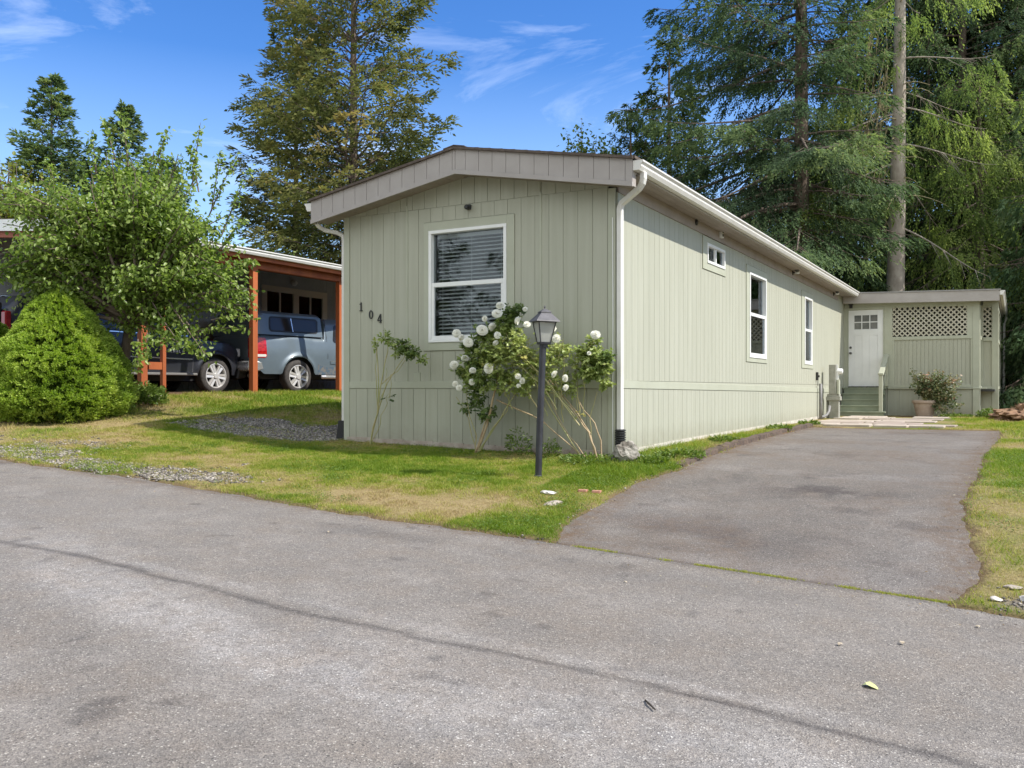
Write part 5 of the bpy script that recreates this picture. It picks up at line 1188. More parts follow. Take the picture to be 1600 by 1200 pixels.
def conifer(H, base, prof, nl, mats, seed, slope=(.25, -.25), curve=.25, step=.22, tw=(.35, .9), ll=.17, lw=.05, K=6, hang=.0, tr=.3, gap=.0, az=None, bend=0, dens=1., rough_l=.3, tintb=.5, cut=None, width=1.):
    """prof(t) = limb length at relative height t; slope at bottom/top; hang = 0 flat sprays .. 1 hanging curtains"""
    g = np.random.default_rng(seed)
    t = np.sort(g.random(nl))**.9; zz = base+(H-base)*t; A = np.arange(nl)*2.39996+g.normal(0, .35, nl)
    if az is not None: A = az(A, t, g)
    Lb = prof(t)*g.uniform(1-rough_l, 1+rough_l*.6, nl)
    if cut is not None: Lb = Lb*cut(A, t)
    k_ = Lb > .15; t, zz, A, Lb = t[k_], zz[k_], A[k_], Lb[k_]; nl = len(t)
    sl = slope[0]+(slope[1]-slope[0])*(1-t)+g.normal(0, .10, nl)
    u = np.linspace(0, 1, 9)
    dirh = np.stack([np.cos(A), np.sin(A)], 1)
    side = np.stack([-np.sin(A), np.cos(A)], 1); wob = g.normal(0, .07, (nl, 1))*u[None]**2*3
    Rr = Lb[:, None]*u[None]
    cx = bend*np.sin(zz/H*2.2)
    P = np.zeros((nl, 9, 3)); P[..., 0] = cx[:, None]+dirh[:, :1]*Rr+side[:, :1]*wob*Lb[:, None]; P[..., 1] = dirh[:, 1:]*Rr+side[:, 1:]*wob*Lb[:, None]
    P[..., 2] = zz[:, None]+Lb[:, None]*(sl[:, None]*u[None]-curve*u[None]**2*(1-t)[:, None]+.5*curve*u[None]**4)
    rad = (.008+.010*Lb)[:, None]*(1-.88*u[None])
    BV, BF = tubes(P, rad, 4)
    O = []; D = []; Ls = []; TI = []; SB = []; SR = []
    for i in range(nl):
        L_ = Lb[i]; nt = max(5, int(dens*(5*L_+3.0*L_*L_)))
        v = 1-(1-g.random(nt)**.8)*(1-gap*g.uniform(.4, 1.4)); v = np.concatenate([v, [1, .98, .95, .9]])
        f = np.clip(v, 0, 1)*8; a = np.minimum(f.astype(int), 7); w_ = (f-a)[:, None]; p = P[i, a]*(1-w_)+P[i, a+1]*w_; dl = norm(P[i, a+1]-P[i, a])
        s = norm(np.stack([-dl[:, 1], dl[:, 0], 0*dl[:, 0]], 1)); wd = (.30*(1-v)**.65*np.minimum(1, v*2.2+.3)+.01)*L_*width; q = g.uniform(-1, 1, len(v)); q = np.sign(q)*np.abs(q)**.8
        q0 = p; dn = np.zeros_like(dl); dn[:, 2] = -1
        p = p+s*(q*wd)[:, None]+dl*(np.abs(q)*wd*.8)[:, None]+dn*(np.abs(q)*wd*(.12+.45*hang)+g.exponential(.05+.10*hang, len(v)))[:, None]
        for j in g.choice(len(v), min(len(v), int(4+2.5*L_)), replace=False): SB.append(np.linspace(q0[j]-dl[j]*wd[j]*.3, p[j], 3)); SR.append([.010, .007, .003])
        d = norm(dl*g.uniform(.5, 1.0, (len(v), 1))+s*q[:, None]*.75+g.normal(0, .16, dl.shape)+dn*(hang*g.uniform(.5, 2.2, (len(v), 1))))
        l_ = g.uniform(*tw, len(v))*(1-.45*v)*min(1, .35+L_/3)
        O.append(p); D.append(d); Ls.append(l_); TI.append(np.full(len(v), tintb)+g.normal(0, .13)+.25*(v-.6)+g.normal(0, .09, len(v)))
    SV, SF = tubes(np.array(SB), np.array(SR), 3); BF = np.concatenate([BF, SF+len(BV)]); BV = np.concatenate([BV, SV])
    O = np.concatenate(O); D = np.concatenate(D); Ls = np.concatenate(Ls); TI = np.concatenate(TI); m = len(O)
    uu = (np.arange(K)+.6)/K
    dn = np.zeros((m, 1, 3)); dn[..., 2] = -1
    o = O[:, None]+D[:, None]*(Ls[:, None]*uu[None])[..., None]+dn*((.18+.25*hang)*Ls[:, None]**1.2*uu[None]**2)[..., None]
    Dk = norm(D[:, None]+dn*((.08+.35*hang)*uu[None])[..., None]); s = norm(np.cross(Dk, np.array([0,0,1.])+g.normal(0, .2, 3)))
    ss = np.where((np.arange(K)+g.integers(0, 2, m)[:, None]) % 2 == 0, -1, 1)[..., None]
    ld = norm(Dk+s*ss*g.uniform(.35, .9, (m, K, 1))+g.normal(0, .27, (m, K, 3)))
    ld[:, -1] = Dk[:, -1]
    nr = norm(np.cross(s, Dk)+g.normal(0, .45, (m, K, 3)))
    LL = ll*g.uniform(.65, 1.25, (m, K)); 
    V, F = leaves(o.reshape(-1, 3), ld.reshape(-1, 3), nr.reshape(-1, 3), LL.ravel(), lw*g.uniform(.7, 1.3, m*K))
    T_ = np.clip((TI[:, None]+.12*(uu[None]-.4)+g.normal(0, .08, (m, K))).ravel(), 0, 1)
    crown = arrmesh('crown', V, F, mats[0], T_)
    # trunk
    zt = np.linspace(0, H*.985, 14); pt = np.stack([bend*np.sin(zt/H*2.2), 0*zt, zt], 1); rt = tr*(1-zt/H)**.8+.012; rt[0] *= 1.25
    TV, TF = tubes(pt[None], rt[None], 14)
    trunk = arrmesh('trunk', np.concatenate([TV, BV]), np.concatenate([TF, BF+len(TV)]), mats[1], smooth=True)
    return crown, trunk
def place_tree(name, meshes, x, y, z, label, group=None, s=1, rz=0, cat='tree', sz=None):
    r = empty(name, (x, y, z), label, cat, group, rz); r.scale = (s, s, sz or s)
    link('crown', meshes[0], r, False); link('trunk', meshes[1], r, False); return r
lin = lambda a, b: (lambda t: a+(b-a)*t)
def spot(px, cz): r = (px-800)/1405; return 4.29+(.872*r-.489)*cz, -10.26+(.489*r+.872)*cz
# big firs behind the home and porch
big = conifer(27, 5.0, lambda t: 6.3*(1-t)**.75+.5, 210, (FIRB, BARK), 11, slope=(.30, -.12), curve=.42, tw=(.35, .85), ll=.125, lw=.050, K=9, hang=.40, tr=.30, gap=.04, dens=2.1, tintb=.36, cut=lambda A, t: np.where(np.cos(A+2.0-R(5)) > .15, .48, 1.))
place_tree('fir_tree', big, -1.97, 20.6, .7, 'huge dark fir with long drooping limbs behind the roof of the green home', rz=2.0)
bare = conifer(24, 6.2, lambda t: 3.1*(1-t)**.5+.3, 70, (FIRL, BARKG), 12, slope=(.2, -.35), curve=.5, tw=(.5, 1.2), ll=.13, lw=.048, K=11, hang=1.2, tr=.33, gap=.30, dens=1.5, tintb=.5, bend=.25,
               cut=lambda A, t: np.where(np.cos(A-R(-72)) > .55, np.where(t < .62, .25, .9), 1.05))
rt_ = place_tree('fir_tree', bare, .55, 23.3, .8, 'fir with a bare pale grey trunk and hanging light green branches behind the porch', sz=1.0)
g = np.random.default_rng(121); DP = []; DR = []
for i in range(46):
    f = g.uniform(.3, 1.5); h0 = g.uniform(8.2, 13.5); s0 = np.array([.25*math.sin(h0/24*2.2)-.872*f, -.489*f-.25, h0]); L0 = g.uniform(.8, 2.3); u = np.linspace(0, 1, 7)[:, None]
    p = s0+np.array([-.3*g.random(), -.2*g.random(), 0])*u+np.array([0, 0, -L0])*u**1.3+np.cumsum(g.normal(0, .025, (7, 3)), 0); DP.append(p); DR.append(np.linspace(.014, .004, 7))
    for _ in range(7):
        k = g.integers(1, 6); e = p[k]+np.array([g.normal(0, .12), g.normal(0, .12), -g.uniform(.15, .5)]); DP.append(p[k]+(e-p[k])*u); DR.append(np.linspace(.008, .003, 7))
for i in range(16):
    h0 = g.uniform(5.5, 14); a = g.uniform(-2.8, -.2); u = np.linspace(0, 1, 7)[:, None]; c0 = np.array([.25*math.sin(h0/24*2.2), 0, h0]); L0 = g.uniform(.4, 1.9)
    DP.append(c0+np.array([math.cos(a)*L0, math.sin(a)*L0, .15*L0])*u+np.array([0, 0, -.5*L0])*u**2+np.cumsum(g.normal(0, .02, (7, 3)), 0)*u); DR.append(np.linspace(.028, .006, 7))
V, F = tubes(np.array(DP), np.array(DR), 4); link('dead_twigs', arrmesh('dead_twigs', V, F, M('dead mossy twigs', (.30,.24,.12), .9, (.42,.37,.22), 6)), rt_, False)
low = conifer(12.2, 5.0, lambda t: 3.2*(1-t)**.5+.3, 75, (FIRL, BARK), 13, slope=(.15, -.3), curve=.5, tw=(.5, 1.1), ll=.14, lw=.05, K=11, hang=.9, tr=.26, gap=.1, dens=1.4, tintb=.5)
place_tree('fir_tree', low, 3.1, 26.8, .8, 'light green fir with hanging yellow green boughs above the porch roof', rz=1.1)
ced = conifer(12.5, .6, lambda t: 2.8*(1-t)**.7+.3, 130, (CEDR, BARK), 14, slope=(.1, -.25), curve=.35, tw=(.4, .9), ll=.19, lw=.085, K=8, hang=.9, tr=.28, gap=.15, dens=1.2, tintb=.45)
place_tree('cedar_tree', ced, 5.9, 23.6, .9, 'drooping green cedar at the right edge beyond the porch corner')
place_tree('fir_tree', conifer(25, 8.5, lambda t: 4.8*(1-t)**.6+.4, 130, (FIRB, BARK), 15, slope=(.3, -.15), curve=.4, tw=(.4, 1.0), ll=.14, lw=.055, K=9, hang=.7, tr=.30, gap=.1, dens=1.5, tintb=.45), 2.3, 32, .9, 'tall dark fir with spreading limbs at the top right corner', rz=.4)
bk = [conifer(20, .8, lambda t: 3.9*(1-t)**.7+.3, 140, (FIRD, BARK), 21, slope=(.25, -.2), curve=.35, tw=(.5, 1.1), ll=.26, lw=.09, K=6, hang=.6, tr=.28, gap=.1, dens=1.3, tintb=.35),
      conifer(17, .5, lambda t: 3.3*(1-t)**.75+.3, 140, (FIRD, BARK), 22, slope=(.3, -.15), curve=.3, tw=(.5, 1.0), ll=.26, lw=.09, K=6, hang=.4, tr=.25, gap=.1, dens=1.3, tintb=.45)]
bgspots = [(-6.0,35,.72,'first'), (-3.0,37,1.1,'second'), (-.2,34,1.25,'third'), (2.6,36,1.35,'fourth'), (5.2,34,1.15,'fifth'), (8.0,35,1.35,'sixth'), (10.5,33,1.2,'seventh'), (13,27,1.0,'eighth'), (1.2,29.5,.75,'ninth'), (-3.2,30,.66,'tenth'), (4.4,31.5,.75,'eleventh')]
BGL = ['dark conifer farthest left in the rear row, showing through the big fir', 'dark conifer behind the big fir, just left of its trunk', 'dark conifer between the brown trunk and the bare pale trunk', 'tall dark conifer right behind the bare pale trunk',
       'dark conifer in the rear row above the white lattice', 'tall dark conifer behind the yellow green boughs at right', 'dark conifer in the rear row at the right picture edge', 'dark conifer right of the cedar, cut by the picture edge', 'low dark conifer filling the gap above the white door', 'low dark conifer behind the far end of the long gutter', 'low dark conifer behind the right end of the porch roof']
for i, (x, y, s, nn) in enumerate(bgspots):
    place_tree('conifer', bk[i % 2], x, y, .9, BGL[i], 'dark conifers behind the home', s, i*1.3)
x, y = spot(1045, 38); place_tree('conifer', bk[1], x, y, .9, 'dark conifer crown just above the right roof slope, left of the big fir', 'dark conifers behind the home', .90, .7)
x, y = spot(985, 36); place_tree('conifer', bk[0], x, y, .9, 'low dark conifer crown between the birch top and the big fir', 'dark conifers behind the home', .60, 2.7)
# left conifers
la = conifer(14.3, 1, lambda t: 3.5*(1-t)**.85+.15, 230, (FIRB, BARK), 31, slope=(.55, .05), curve=.15, tw=(.35, .8), ll=.22, lw=.085, K=6, hang=.12, tr=.18, dens=1.6, tintb=.5, width=1.3)
x, y = spot(80, 40); place_tree('spruce_tree', la, x, y, 1.0, 'blue green spruce with a pointed top, tallest one behind the apple tree', s=1.0)
x, y = spot(198, 41); place_tree('spruce_tree', la, x, y, .9, 'second pointed spruce rising behind the middle of the apple tree', s=.935, rz=2.2)
x, y = spot(262, 42); place_tree('spruce_tree', la, x, y, .9, 'small spruce top just right of the two taller spruces', s=.78, rz=4.2)
x, y = spot(30, 46); place_tree('spruce_tree', la, x, y, .9, 'low spruce at the left edge behind the yellow green tree', s=.62, rz=1.2)
# broad olive fir left of the gable: open, sky shows through
ol = conifer(22.5, 2.5, lambda t: 4.5*(1-t)**.65*(.75+.25*np.minimum(1, t*5))+.3, 260, (FIRO, BARK), 32, slope=(.85, .20), curve=.2, tw=(.45, 1.0), ll=.23, lw=.078, K=6, hang=.25, tr=.24, gap=.1, dens=.95, tintb=.45, rough_l=.4, width=1.1)
x, y = spot(552, 36); place_tree('fir_tree', ol, x, y, .9, 'broad airy olive green fir behind the left side of the gable', s=1.0)
ol2 = conifer(16, 1.5, lambda t: 2.9*(1-t)**.55+.3, 170, (FIRO, BARK), 33, slope=(.7, .15), curve=.2, tw=(.4, .9), ll=.22, lw=.075, K=6, hang=.2, tr=.18, gap=.1, dens=1.1, tintb=.42, width=1.2)
x, y = spot(462, 38); place_tree('fir_tree', ol2, x, y, .9, 'narrower olive fir on the left flank of the broad airy fir', s=1.0)

# ---- broadleaf trees
def broadleaf(seed, trunk_pts, tr, blobs, nbr, nleaf, mat, bark, ll, lw, shoots=(), tintb=.5, droop=.35, clump=.28):
    """blobs: (centre, radii) lobes; branch ends fill them; leaves sit in small clumps round the branch ends"""
    g = np.random.default_rng(seed); tp = np.array(trunk_pts, float); wts = np.array([np.prod(b[1]) for b in blobs])**.8; wts /= wts.sum()
    ends = []; tin = []
    for c, r in blobs: pass
    idx = g.choice(len(blobs), nbr, p=wts); P = []; Rd = []
    for i in idx:
        c, r = blobs[i]; c = np.array(c, float); r = np.array(r, float); v = g.normal(size=3); v /= np.linalg.norm(v)
        e = c+v*r*g.uniform(.35, 1.0)**.5; s = tp[g.integers(max(1, len(tp)//2), len(tp))]+g.normal(0, .05, 3); mid = s*.45+c*.35+e*.2+g.normal(0, .08, 3)*np.linalg.norm(e-s)
        u = np.linspace(0, 1, 7)[:, None]; p = (1-u)**2*s+2*u*(1-u)*mid+u*u*e; P.append(p); Rd.append((tr*.30*(1-u[:, 0])**1.3+.006)); ends.append((p, g.normal(0, .10)))
    for (a, b) in shoots:
        a = np.array(a, float); b = np.array(b, float); u = np.linspace(0, 1, 7)[:, None]; p = a+(b-a)*u+np.array([0,0,1])*(.05*np.sin(u*3)); P.append(p); Rd.append(.010*(1-u[:, 0])+.003); ends.append((p, .05)); ends.append((p, .1))
    o = []; d = []; ti = []; per = max(4, nleaf//len(ends))
    for k, (p, tb) in enumerate(ends):
        sh = k >= nbr; n_ = per if not sh else 34
        f = g.uniform(.45 if not sh else .15, 1, n_)*6; a = np.minimum(f.astype(int), 5); w_ = (f-a)[:, None]; q = p[a]*(1-w_)+p[a+1]*w_; dl = norm(p[a+1]-p[a])
        cl = clump*(f/6)[:, None] if not sh else .035
        q = q+g.normal(0, 1, (n_, 3))*cl*np.array([1,1,.75])
        dd = norm(dl*.4+g.normal(0, .8, (n_, 3))+np.array([0,0,-droop])); o.append(q); d.append(dd); ti.append(tintb+tb+g.normal(0, .16, n_))
    o = np.concatenate(o); d = np.concatenate(d); ti = np.clip(np.concatenate(ti), 0, 1); n_ = len(o)
    nr = norm(np.array([0,0,1.])+g.normal(0, .55, (n_, 3)))
    V, F = leaves(o, d, nr, ll*g.uniform(.6, 1.2, n_), lw*g.uniform(.7, 1.2, n_), 'fold')
    crown = arrmesh('crown', V, F, mat, np.repeat(ti, 2)); 
    k = len(tp); rt = tr*np.linspace(1, .45, k); 
    ti_ = np.linspace(0, k-1, 7); tpi = np.stack([np.interp(ti_, range(k), tp[:, j]) for j in range(3)], 1); rti = np.interp(ti_, range(k), rt)
    TV, TF = tubes(np.array([tpi]+P), np.array([rti]+Rd), 7)
    return crown, arrmesh('trunk', TV, TF, bark, smooth=True)
APL = leafmat('apple leaves', [(0, (.05,.085,.02)), (.35, (.13,.20,.04)), (.7, (.27,.36,.09)), (1, (.42,.48,.19))], .48, .36)
YLG = leafmat('yellow green leaves', [(0, (.06,.09,.015)), (.5, (.16,.19,.03)), (1, (.32,.32,.06))], .35, .5)
MIDG = leafmat('mid green leaves', [(0, (.05,.08,.018)), (.5, (.14,.20,.04)), (1, (.27,.32,.07))], .4, .5)
ax, ay, az_ = -8.9, -.25, 1.1
def at(px, py, cz): X, Y = spot(px, cz); return (X-ax, Y-ay, 1.5+(607-py)/1405*cz-az_)
ca = 14.9
bl = [(at(200,340,ca),(1.15,1.1,.85)), (at(110,350,ca-.4),(1.0,.8,.75)), (at(40,400,ca-.3),(.75,.7,.5)), (at(290,400,ca-.2),(.85,.8,.8)), (at(250,280,ca+.3),(.75,.7,.5)),
      (at(150,275,ca+.2),(.75,.7,.5)), (at(335,450,ca-.2),(.62,.6,.65)), (at(300,540,ca-.5),(.45,.45,.22)), (at(350,400,ca),(.4,.4,.35)), (at(60,300,ca),(.5,.5,.4)), (at(20,440,ca-.2),(.7,.6,.45)), (at(70,460,ca-.3),(.6,.5,.35)), (at(255,330,ca-.5),(.8,.7,.7)), (at(375,470,ca),(.28,.35,.35)), (at(230,450,ca-.5),(.8,.7,.6)), (at(120,430,ca-.2),(.8,.7,.45)), (at(315,350,ca),(.55,.5,.45)), (at(270,510,ca-.4),(.5,.45,.3)), (at(190,480,ca-.2),(.6,.5,.4)), (at(10,330,ca),(.5,.5,.35))]
sh = [(at(300,290,ca),at(313,192,ca)), (at(310,300,ca),at(296,232,ca)), (at(325,340,ca),at(372,240,ca)), (at(345,370,ca),at(392,262,ca)), (at(330,330,ca),at(345,238,ca)), (at(345,390,ca),at(380,345,ca)), (at(360,420,ca),at(400,410,ca)),
      (at(240,270,ca),at(262,205,ca)), (at(200,260,ca),at(190,180,ca)), (at(180,250,ca),at(160,190,ca)), (at(150,270,ca),at(142,205,ca)), (at(330,500,ca-.3),at(400,498,ca-.4)), (at(300,520,ca-.3),at(385,515,ca-.4)),
      (at(230,520,ca-.7),at(228,565,ca-.8)), (at(215,530,ca-.8),at(215,580,ca-.9)), (at(280,530,ca-.4),at(320,560,ca-.4)), (at(60,330,ca),at(20,290,ca)), (at(90,300,ca),at(70,250,ca))]
ap = broadleaf(41, [(0,0,-.1), (.05,.02,.5), (-.1,.1,.9), at(208,500,ca), at(205,430,ca), at(200,370,ca)], .12, bl, 300, 38000, APL, BARK, .082, .050, sh, .58, .45, .125)
place_tree('apple_tree', ap, ax, ay, az_, 'bushy green apple tree with upright shoots in front of the orange posts')
x, y = spot(8, 22.5); yt = broadleaf(42, [(0,0,0), (0,0,2), (0,0,3.5)], .18, [((0,0,3.8),(1.5,1.4,1.5)), ((.3,0,5.2),(1.0,1,.9)), ((-.8,.2,4.6),(1.2,1,1.2))], 200, 9000, YLG, BARK, .13, .08, (), .5, .3, .25)
place_tree('yellow_green_tree', yt, x, y, 1.2, 'loose yellow green tree cut by the left picture edge above the carport')
x, y = spot(425, 32); bt = broadleaf(43, [(0,0,0), (0,0,1.5), (0,0,2.6)], .14, [((0,0,4.4),(1.5,1.2,1.3)), ((1.0,.4,3.9),(1.5,1,1.2)), ((-.9,-.2,3.8),(1.1,1,.9)), ((2.2,1.0,3.6),(1.2,1,.9))], 200, 9500, MIDG, BARK, .15, .09, (), .5, .3, .25)
place_tree('broadleaf_tree', bt, x, y, 1.0, 'low mid green tree showing above the carport roof beside the gable')
x, y = spot(925, 33); br = broadleaf(44, [(0,0,0), (0,0,5), (.2,0,7.5)], .10, [((0,0,8.6),(1.0,.8,1.3)), ((-.5,0,9.6),(.6,.5,1.0)), ((.5,.3,8.2),(.9,.7,.9)), ((-.2,0,7.2),(1.0,.8,.8))], 150, 7500, MIDG, TWIG, .15, .10, (), .55, .3, .22)
place_tree('birch_tree', br, x, y, 1.0, 'slender loose birch top rising behind the right slope of the roof')

# ---- clipped conifer shrubs by the apple tree
SPL = leafmat('light green spruce shoots', [(0, (.05,.085,.018)), (.35, (.16,.25,.042)), (.7, (.29,.40,.070)), (1, (.43,.52,.12))], .45, .6)
SPD = leafmat('deep green spruce shoots', [(0, (.04,.07,.015)), (.5, (.10,.17,.025)), (1, (.21,.30,.05))], .4, .6)
def shrub(seed, shape, n, mat, ll, lw, nb=90, bump=.11):
    """dense conical shrub: shoots on the skin of a lumpy cone, thicker clumps with gaps between"""
    g = np.random.default_rng(seed); H, prof = shape
    t = g.random(n)**.85; a = g.uniform(0, 2*np.pi, n); r0 = prof(t)
    lump = fbm(a*2.2+seed, t*H*2.1, 1.6, seed, 3)-.5; fine = fbm(a*7+seed, t*H*8, 2.2, seed+5, 3)
    crev = sst(fine, .36, .50)
    r = r0*(1+.30*lump)*(.80+.20*crev)*g.uniform(.86, 1.03, n)+.02
    o = np.stack([r*np.cos(a), r*np.sin(a), t*H*(1+.06*lump)], 1)
    tz = .35+.25*g.random(n); outw = norm(np.stack([np.cos(a), np.sin(a), tz], 1)); d = norm(outw+g.normal(0, .45, (n, 3))); nr = g.normal(size=(n, 3))
    V, F = leaves(o, d, nr, ll*g.uniform(.6, 1.3, n), lw*g.uniform(.7, 1.3, n))
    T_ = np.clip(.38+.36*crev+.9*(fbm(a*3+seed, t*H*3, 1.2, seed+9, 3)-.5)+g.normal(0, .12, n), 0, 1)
    stems = []
    for i in range(nb):
        tt = g.random(); aa = g.uniform(0, 6.28); rr = prof(tt)*.85; stems.append(np.linspace([0, 0, max(.05, H*tt-.5*rr)], [rr*np.cos(aa), rr*np.sin(aa), H*tt], 4))
    TV, TF = tubes(np.array([np.linspace([0,0,-.1], [0,0,H*.9], 4)]+stems), np.array([[.06,.05,.04,.01]]+[[.018,.014,.01,.006]]*nb), 5)
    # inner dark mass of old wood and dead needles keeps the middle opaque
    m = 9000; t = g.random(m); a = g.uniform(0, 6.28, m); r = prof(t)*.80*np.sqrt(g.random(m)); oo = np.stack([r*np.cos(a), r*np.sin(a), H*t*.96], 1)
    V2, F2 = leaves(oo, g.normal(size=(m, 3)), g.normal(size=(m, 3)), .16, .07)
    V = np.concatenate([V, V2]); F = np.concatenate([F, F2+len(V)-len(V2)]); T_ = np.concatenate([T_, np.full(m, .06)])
    return arrmesh('foliage', V, F, mat, T_), arrmesh('stems', TV, TF, BARK)
def place_shrub(name, ms, x, y, z, label, s=1, cat='shrub', rz=0):
    r = empty(name, (x, y, z), label, cat, None, rz); r.scale = (s, s, s); link('foliage', ms[0], r, False); link('stems', ms[1], r, False)
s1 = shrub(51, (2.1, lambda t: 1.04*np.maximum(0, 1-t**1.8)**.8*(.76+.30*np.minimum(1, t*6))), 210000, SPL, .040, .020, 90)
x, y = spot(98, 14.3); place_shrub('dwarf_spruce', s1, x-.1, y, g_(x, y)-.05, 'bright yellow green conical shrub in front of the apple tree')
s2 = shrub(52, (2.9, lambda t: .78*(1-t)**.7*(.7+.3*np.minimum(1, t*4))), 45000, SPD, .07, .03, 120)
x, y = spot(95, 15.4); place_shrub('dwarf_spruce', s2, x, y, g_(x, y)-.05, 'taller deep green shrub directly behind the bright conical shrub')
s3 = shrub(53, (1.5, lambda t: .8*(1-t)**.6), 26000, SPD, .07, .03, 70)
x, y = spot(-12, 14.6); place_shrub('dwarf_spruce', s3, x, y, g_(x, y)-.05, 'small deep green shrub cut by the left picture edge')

# ---- weeds and low leafy plants
WEED = leafmat('weed leaves', [(0, (.06,.10,.02)), (.5, (.13,.20,.04)), (1, (.25,.31,.08))], .3, .5)
def weedmesh(seed, n, r, h, ll, lw):
    g = np.random.default_rng(seed); a = g.uniform(0, 6.28, n); q = r*np.sqrt(g.random(n)); o = np.stack([q*np.cos(a), q*np.sin(a), h*g.random(n)**1.3*(1-.5*q/r)], 1)
    d = norm(np.stack([np.cos(a), np.sin(a), g.uniform(.2, 1.2, n)], 1)+g.normal(0, .5, (n, 3))); V, F = leaves(o, d, np.array([0,0,1.])+g.normal(0, .6, (n, 3)), ll*g.uniform(.6, 1.3, n), lw, 'fold')
    return arrmesh('weed', V, F, WEED, np.repeat(np.clip(g.normal(.5, .2, n), 0, 1), 2))
for k, (x, y, n, r, h, ll, lw, lb) in enumerate([(-9.35,.35,1500,.55,.35,.08,.045,'leafy green weeds between the bright shrub and the orange posts'), (-9.75,-.2,900,.4,.4,.07,.03,'grassy weeds at the right foot of the bright shrub'), (-10.2,-1.0,900,.5,.4,.1,.02,'long grassy weeds behind the tan stones left of the shrub'), (-10.4,-1.6,900,.4,.3,.06,.035,'low green weeds among the stones at the left edge'),
                 (-9.95,1.0,900,.4,.32,.07,.035,'feathery weeds beside the concrete footing of the orange post'), (3.75,15.4,700,.35,.28,.06,.035,'leafy weeds at the foot of the porch corner'), (2.9,15.9,500,.4,.10,.05,.03,'low weeds under the potted rose'), (.6,.6,420,.3,.10,.06,.03,'low leafy weeds at the wall near the boulder'), (.45,-.1,420,.25,.08,.05,.025,'clover patch just right of the boulder'),
                 (.42,3.2,260,.22,.10,.05,.025,'small weed at the wall under the little window'), (.4,6.9,260,.22,.12,.06,.03,'small weed at the wall under the tall window'), (.42,9.6,160,.2,.10,.06,.03,'dry weed at the far end of the edging timbers'), (-1.2,-.30,300,.16,.42,.05,.018,'thin upright weeds against the wall left of the lamp post'), (-.75,-.3,180,.12,.25,.05,.016,'short upright weeds against the wall behind the lamp post'),
                 (-.15,-.45,420,.35,.10,.05,.02,'dense low weeds at the foot of the right-hand rose canes')]):
    o = link('weed_clump', weedmesh(60+k, n, r, h, ll, lw)); o.location = (x, y, g_(x, y)); tag(o, lb, 'weeds')
V = []; T = []      # moss and grass growing in the seam between road and drive
g = np.random.default_rng(77); m = 7000; x = g.uniform(1.0, 4.3, m); k = fbm(x, x*0, 3.5, 78, 4)+.06*(x < 2)+g.normal(0, .06, m) > .56; x = x[k]; m = len(x); y = -3.79+g.normal(0, .014, m)
o = np.stack([x, y, hz(x, y)], 1); a = g.uniform(0, 6.28, m); sx = np.stack([np.cos(a), np.sin(a), 0*a], 1)*.003; tip = o+np.stack([g.normal(0, .008, m), g.normal(0, .008, m), g.uniform(.003, .014, m)], 1)
tag(link('seam_grass', arrmesh('seam_grass', np.stack([o-sx, o+sx, tip], 1).reshape(-1, 3), np.arange(m*3).reshape(-1, 3), GM, np.clip(g.normal(.5, .15, m), 0, 1))), kind='stuff')

# dry needles, leaf bits and grit gathered along the asphalt edges
g = np.random.default_rng(131); x = g.uniform(-8, 5.2, 90000); y = g.uniform(-4.9, 9, 90000); e_ = asph(x, y)
k = (g.random(90000) < .55*np.exp(-((e_+.03)/.09)**2)+.022*np.exp(-np.abs(e_+.2)/.5)*(e_ < 0)+.004*(e_ < 0)) & ~blocked(x, y) & (x < 4.6); x = x[k]; y = y[k]; m = len(x)
z = np.where(asph(x, y) > 0, ground_z(x, y)+.008, hz(x, y)+.004); o_ = np.stack([x, y, z], 1); a = g.uniform(0, 6.28, m); V, F = leaves(o_, np.stack([np.cos(a), np.sin(a), g.normal(0, .12, m)], 1), np.array([0,0,1.])+g.normal(0, .25, (m, 3)), g.uniform(.008, .032, m), g.uniform(.003, .012, m))
tag(link('leaf_litter', arrmesh('leaf_litter', V, F, leafmat('dry litter', [(0, (.05,.035,.022)), (.4, (.16,.11,.06)), (.8, (.36,.28,.16)), (1, (.55,.50,.36))], .1, .8), g.random(m))), kind='stuff')

# ---- dirt mound with leaf litter
bm = bmesh.new(); bmesh.ops.create_icosphere(bm, subdivisions=5, radius=1)
from mathutils import noise as mnoise
for v in bm.verts:
    q = 1+.35*mnoise.noise(v.co*2.2)+.18*mnoise.noise(v.co*6)+.09*mnoise.noise(v.co*15)+.05*mnoise.noise(v.co*34)
    v.co = Vector((v.co.x*.95*q, v.co.y*1.25*q, max(-.1, v.co.z)*.36*q))
me = bpy.data.meshes.new('dirt_mound'); bm.to_mesh(me); bm.free(); me.materials.append(M('red brown soil', (.16,.085,.048), .95, (.30,.18,.10), 7, 6, bump=1, bscale=16))
o = link('dirt_mound', me); o.location = (4.75, 14.3, g_(4.75, 14.3)); tag(o, 'heap of red brown soil on the grass right of the porch', 'dirt mound')
LITT = leafmat('dead brush', [(0, (.05,.035,.025)), (.5, (.12,.08,.05)), (1, (.22,.16,.09))], .1, .8)
g = np.random.default_rng(90); m = 4200; a = g.uniform(0, 6.28, m); q = np.sqrt(g.random(m)); o_ = np.stack([4.95+q*.75*np.cos(a), 15.0+q*.8*np.sin(a), .9+.36*(1-q)+g.uniform(-.05, .12, m)], 1)
V, F = leaves(o_, g.normal(size=(m, 3)), g.normal(size=(m, 3)), .10*g.uniform(.4, 1.6, m), .02); tag(link('brush_pile', arrmesh('brush_pile', V, F, LITT, g.random(m))), 'pile of dead brown brush on top of the soil heap', 'brush pile')

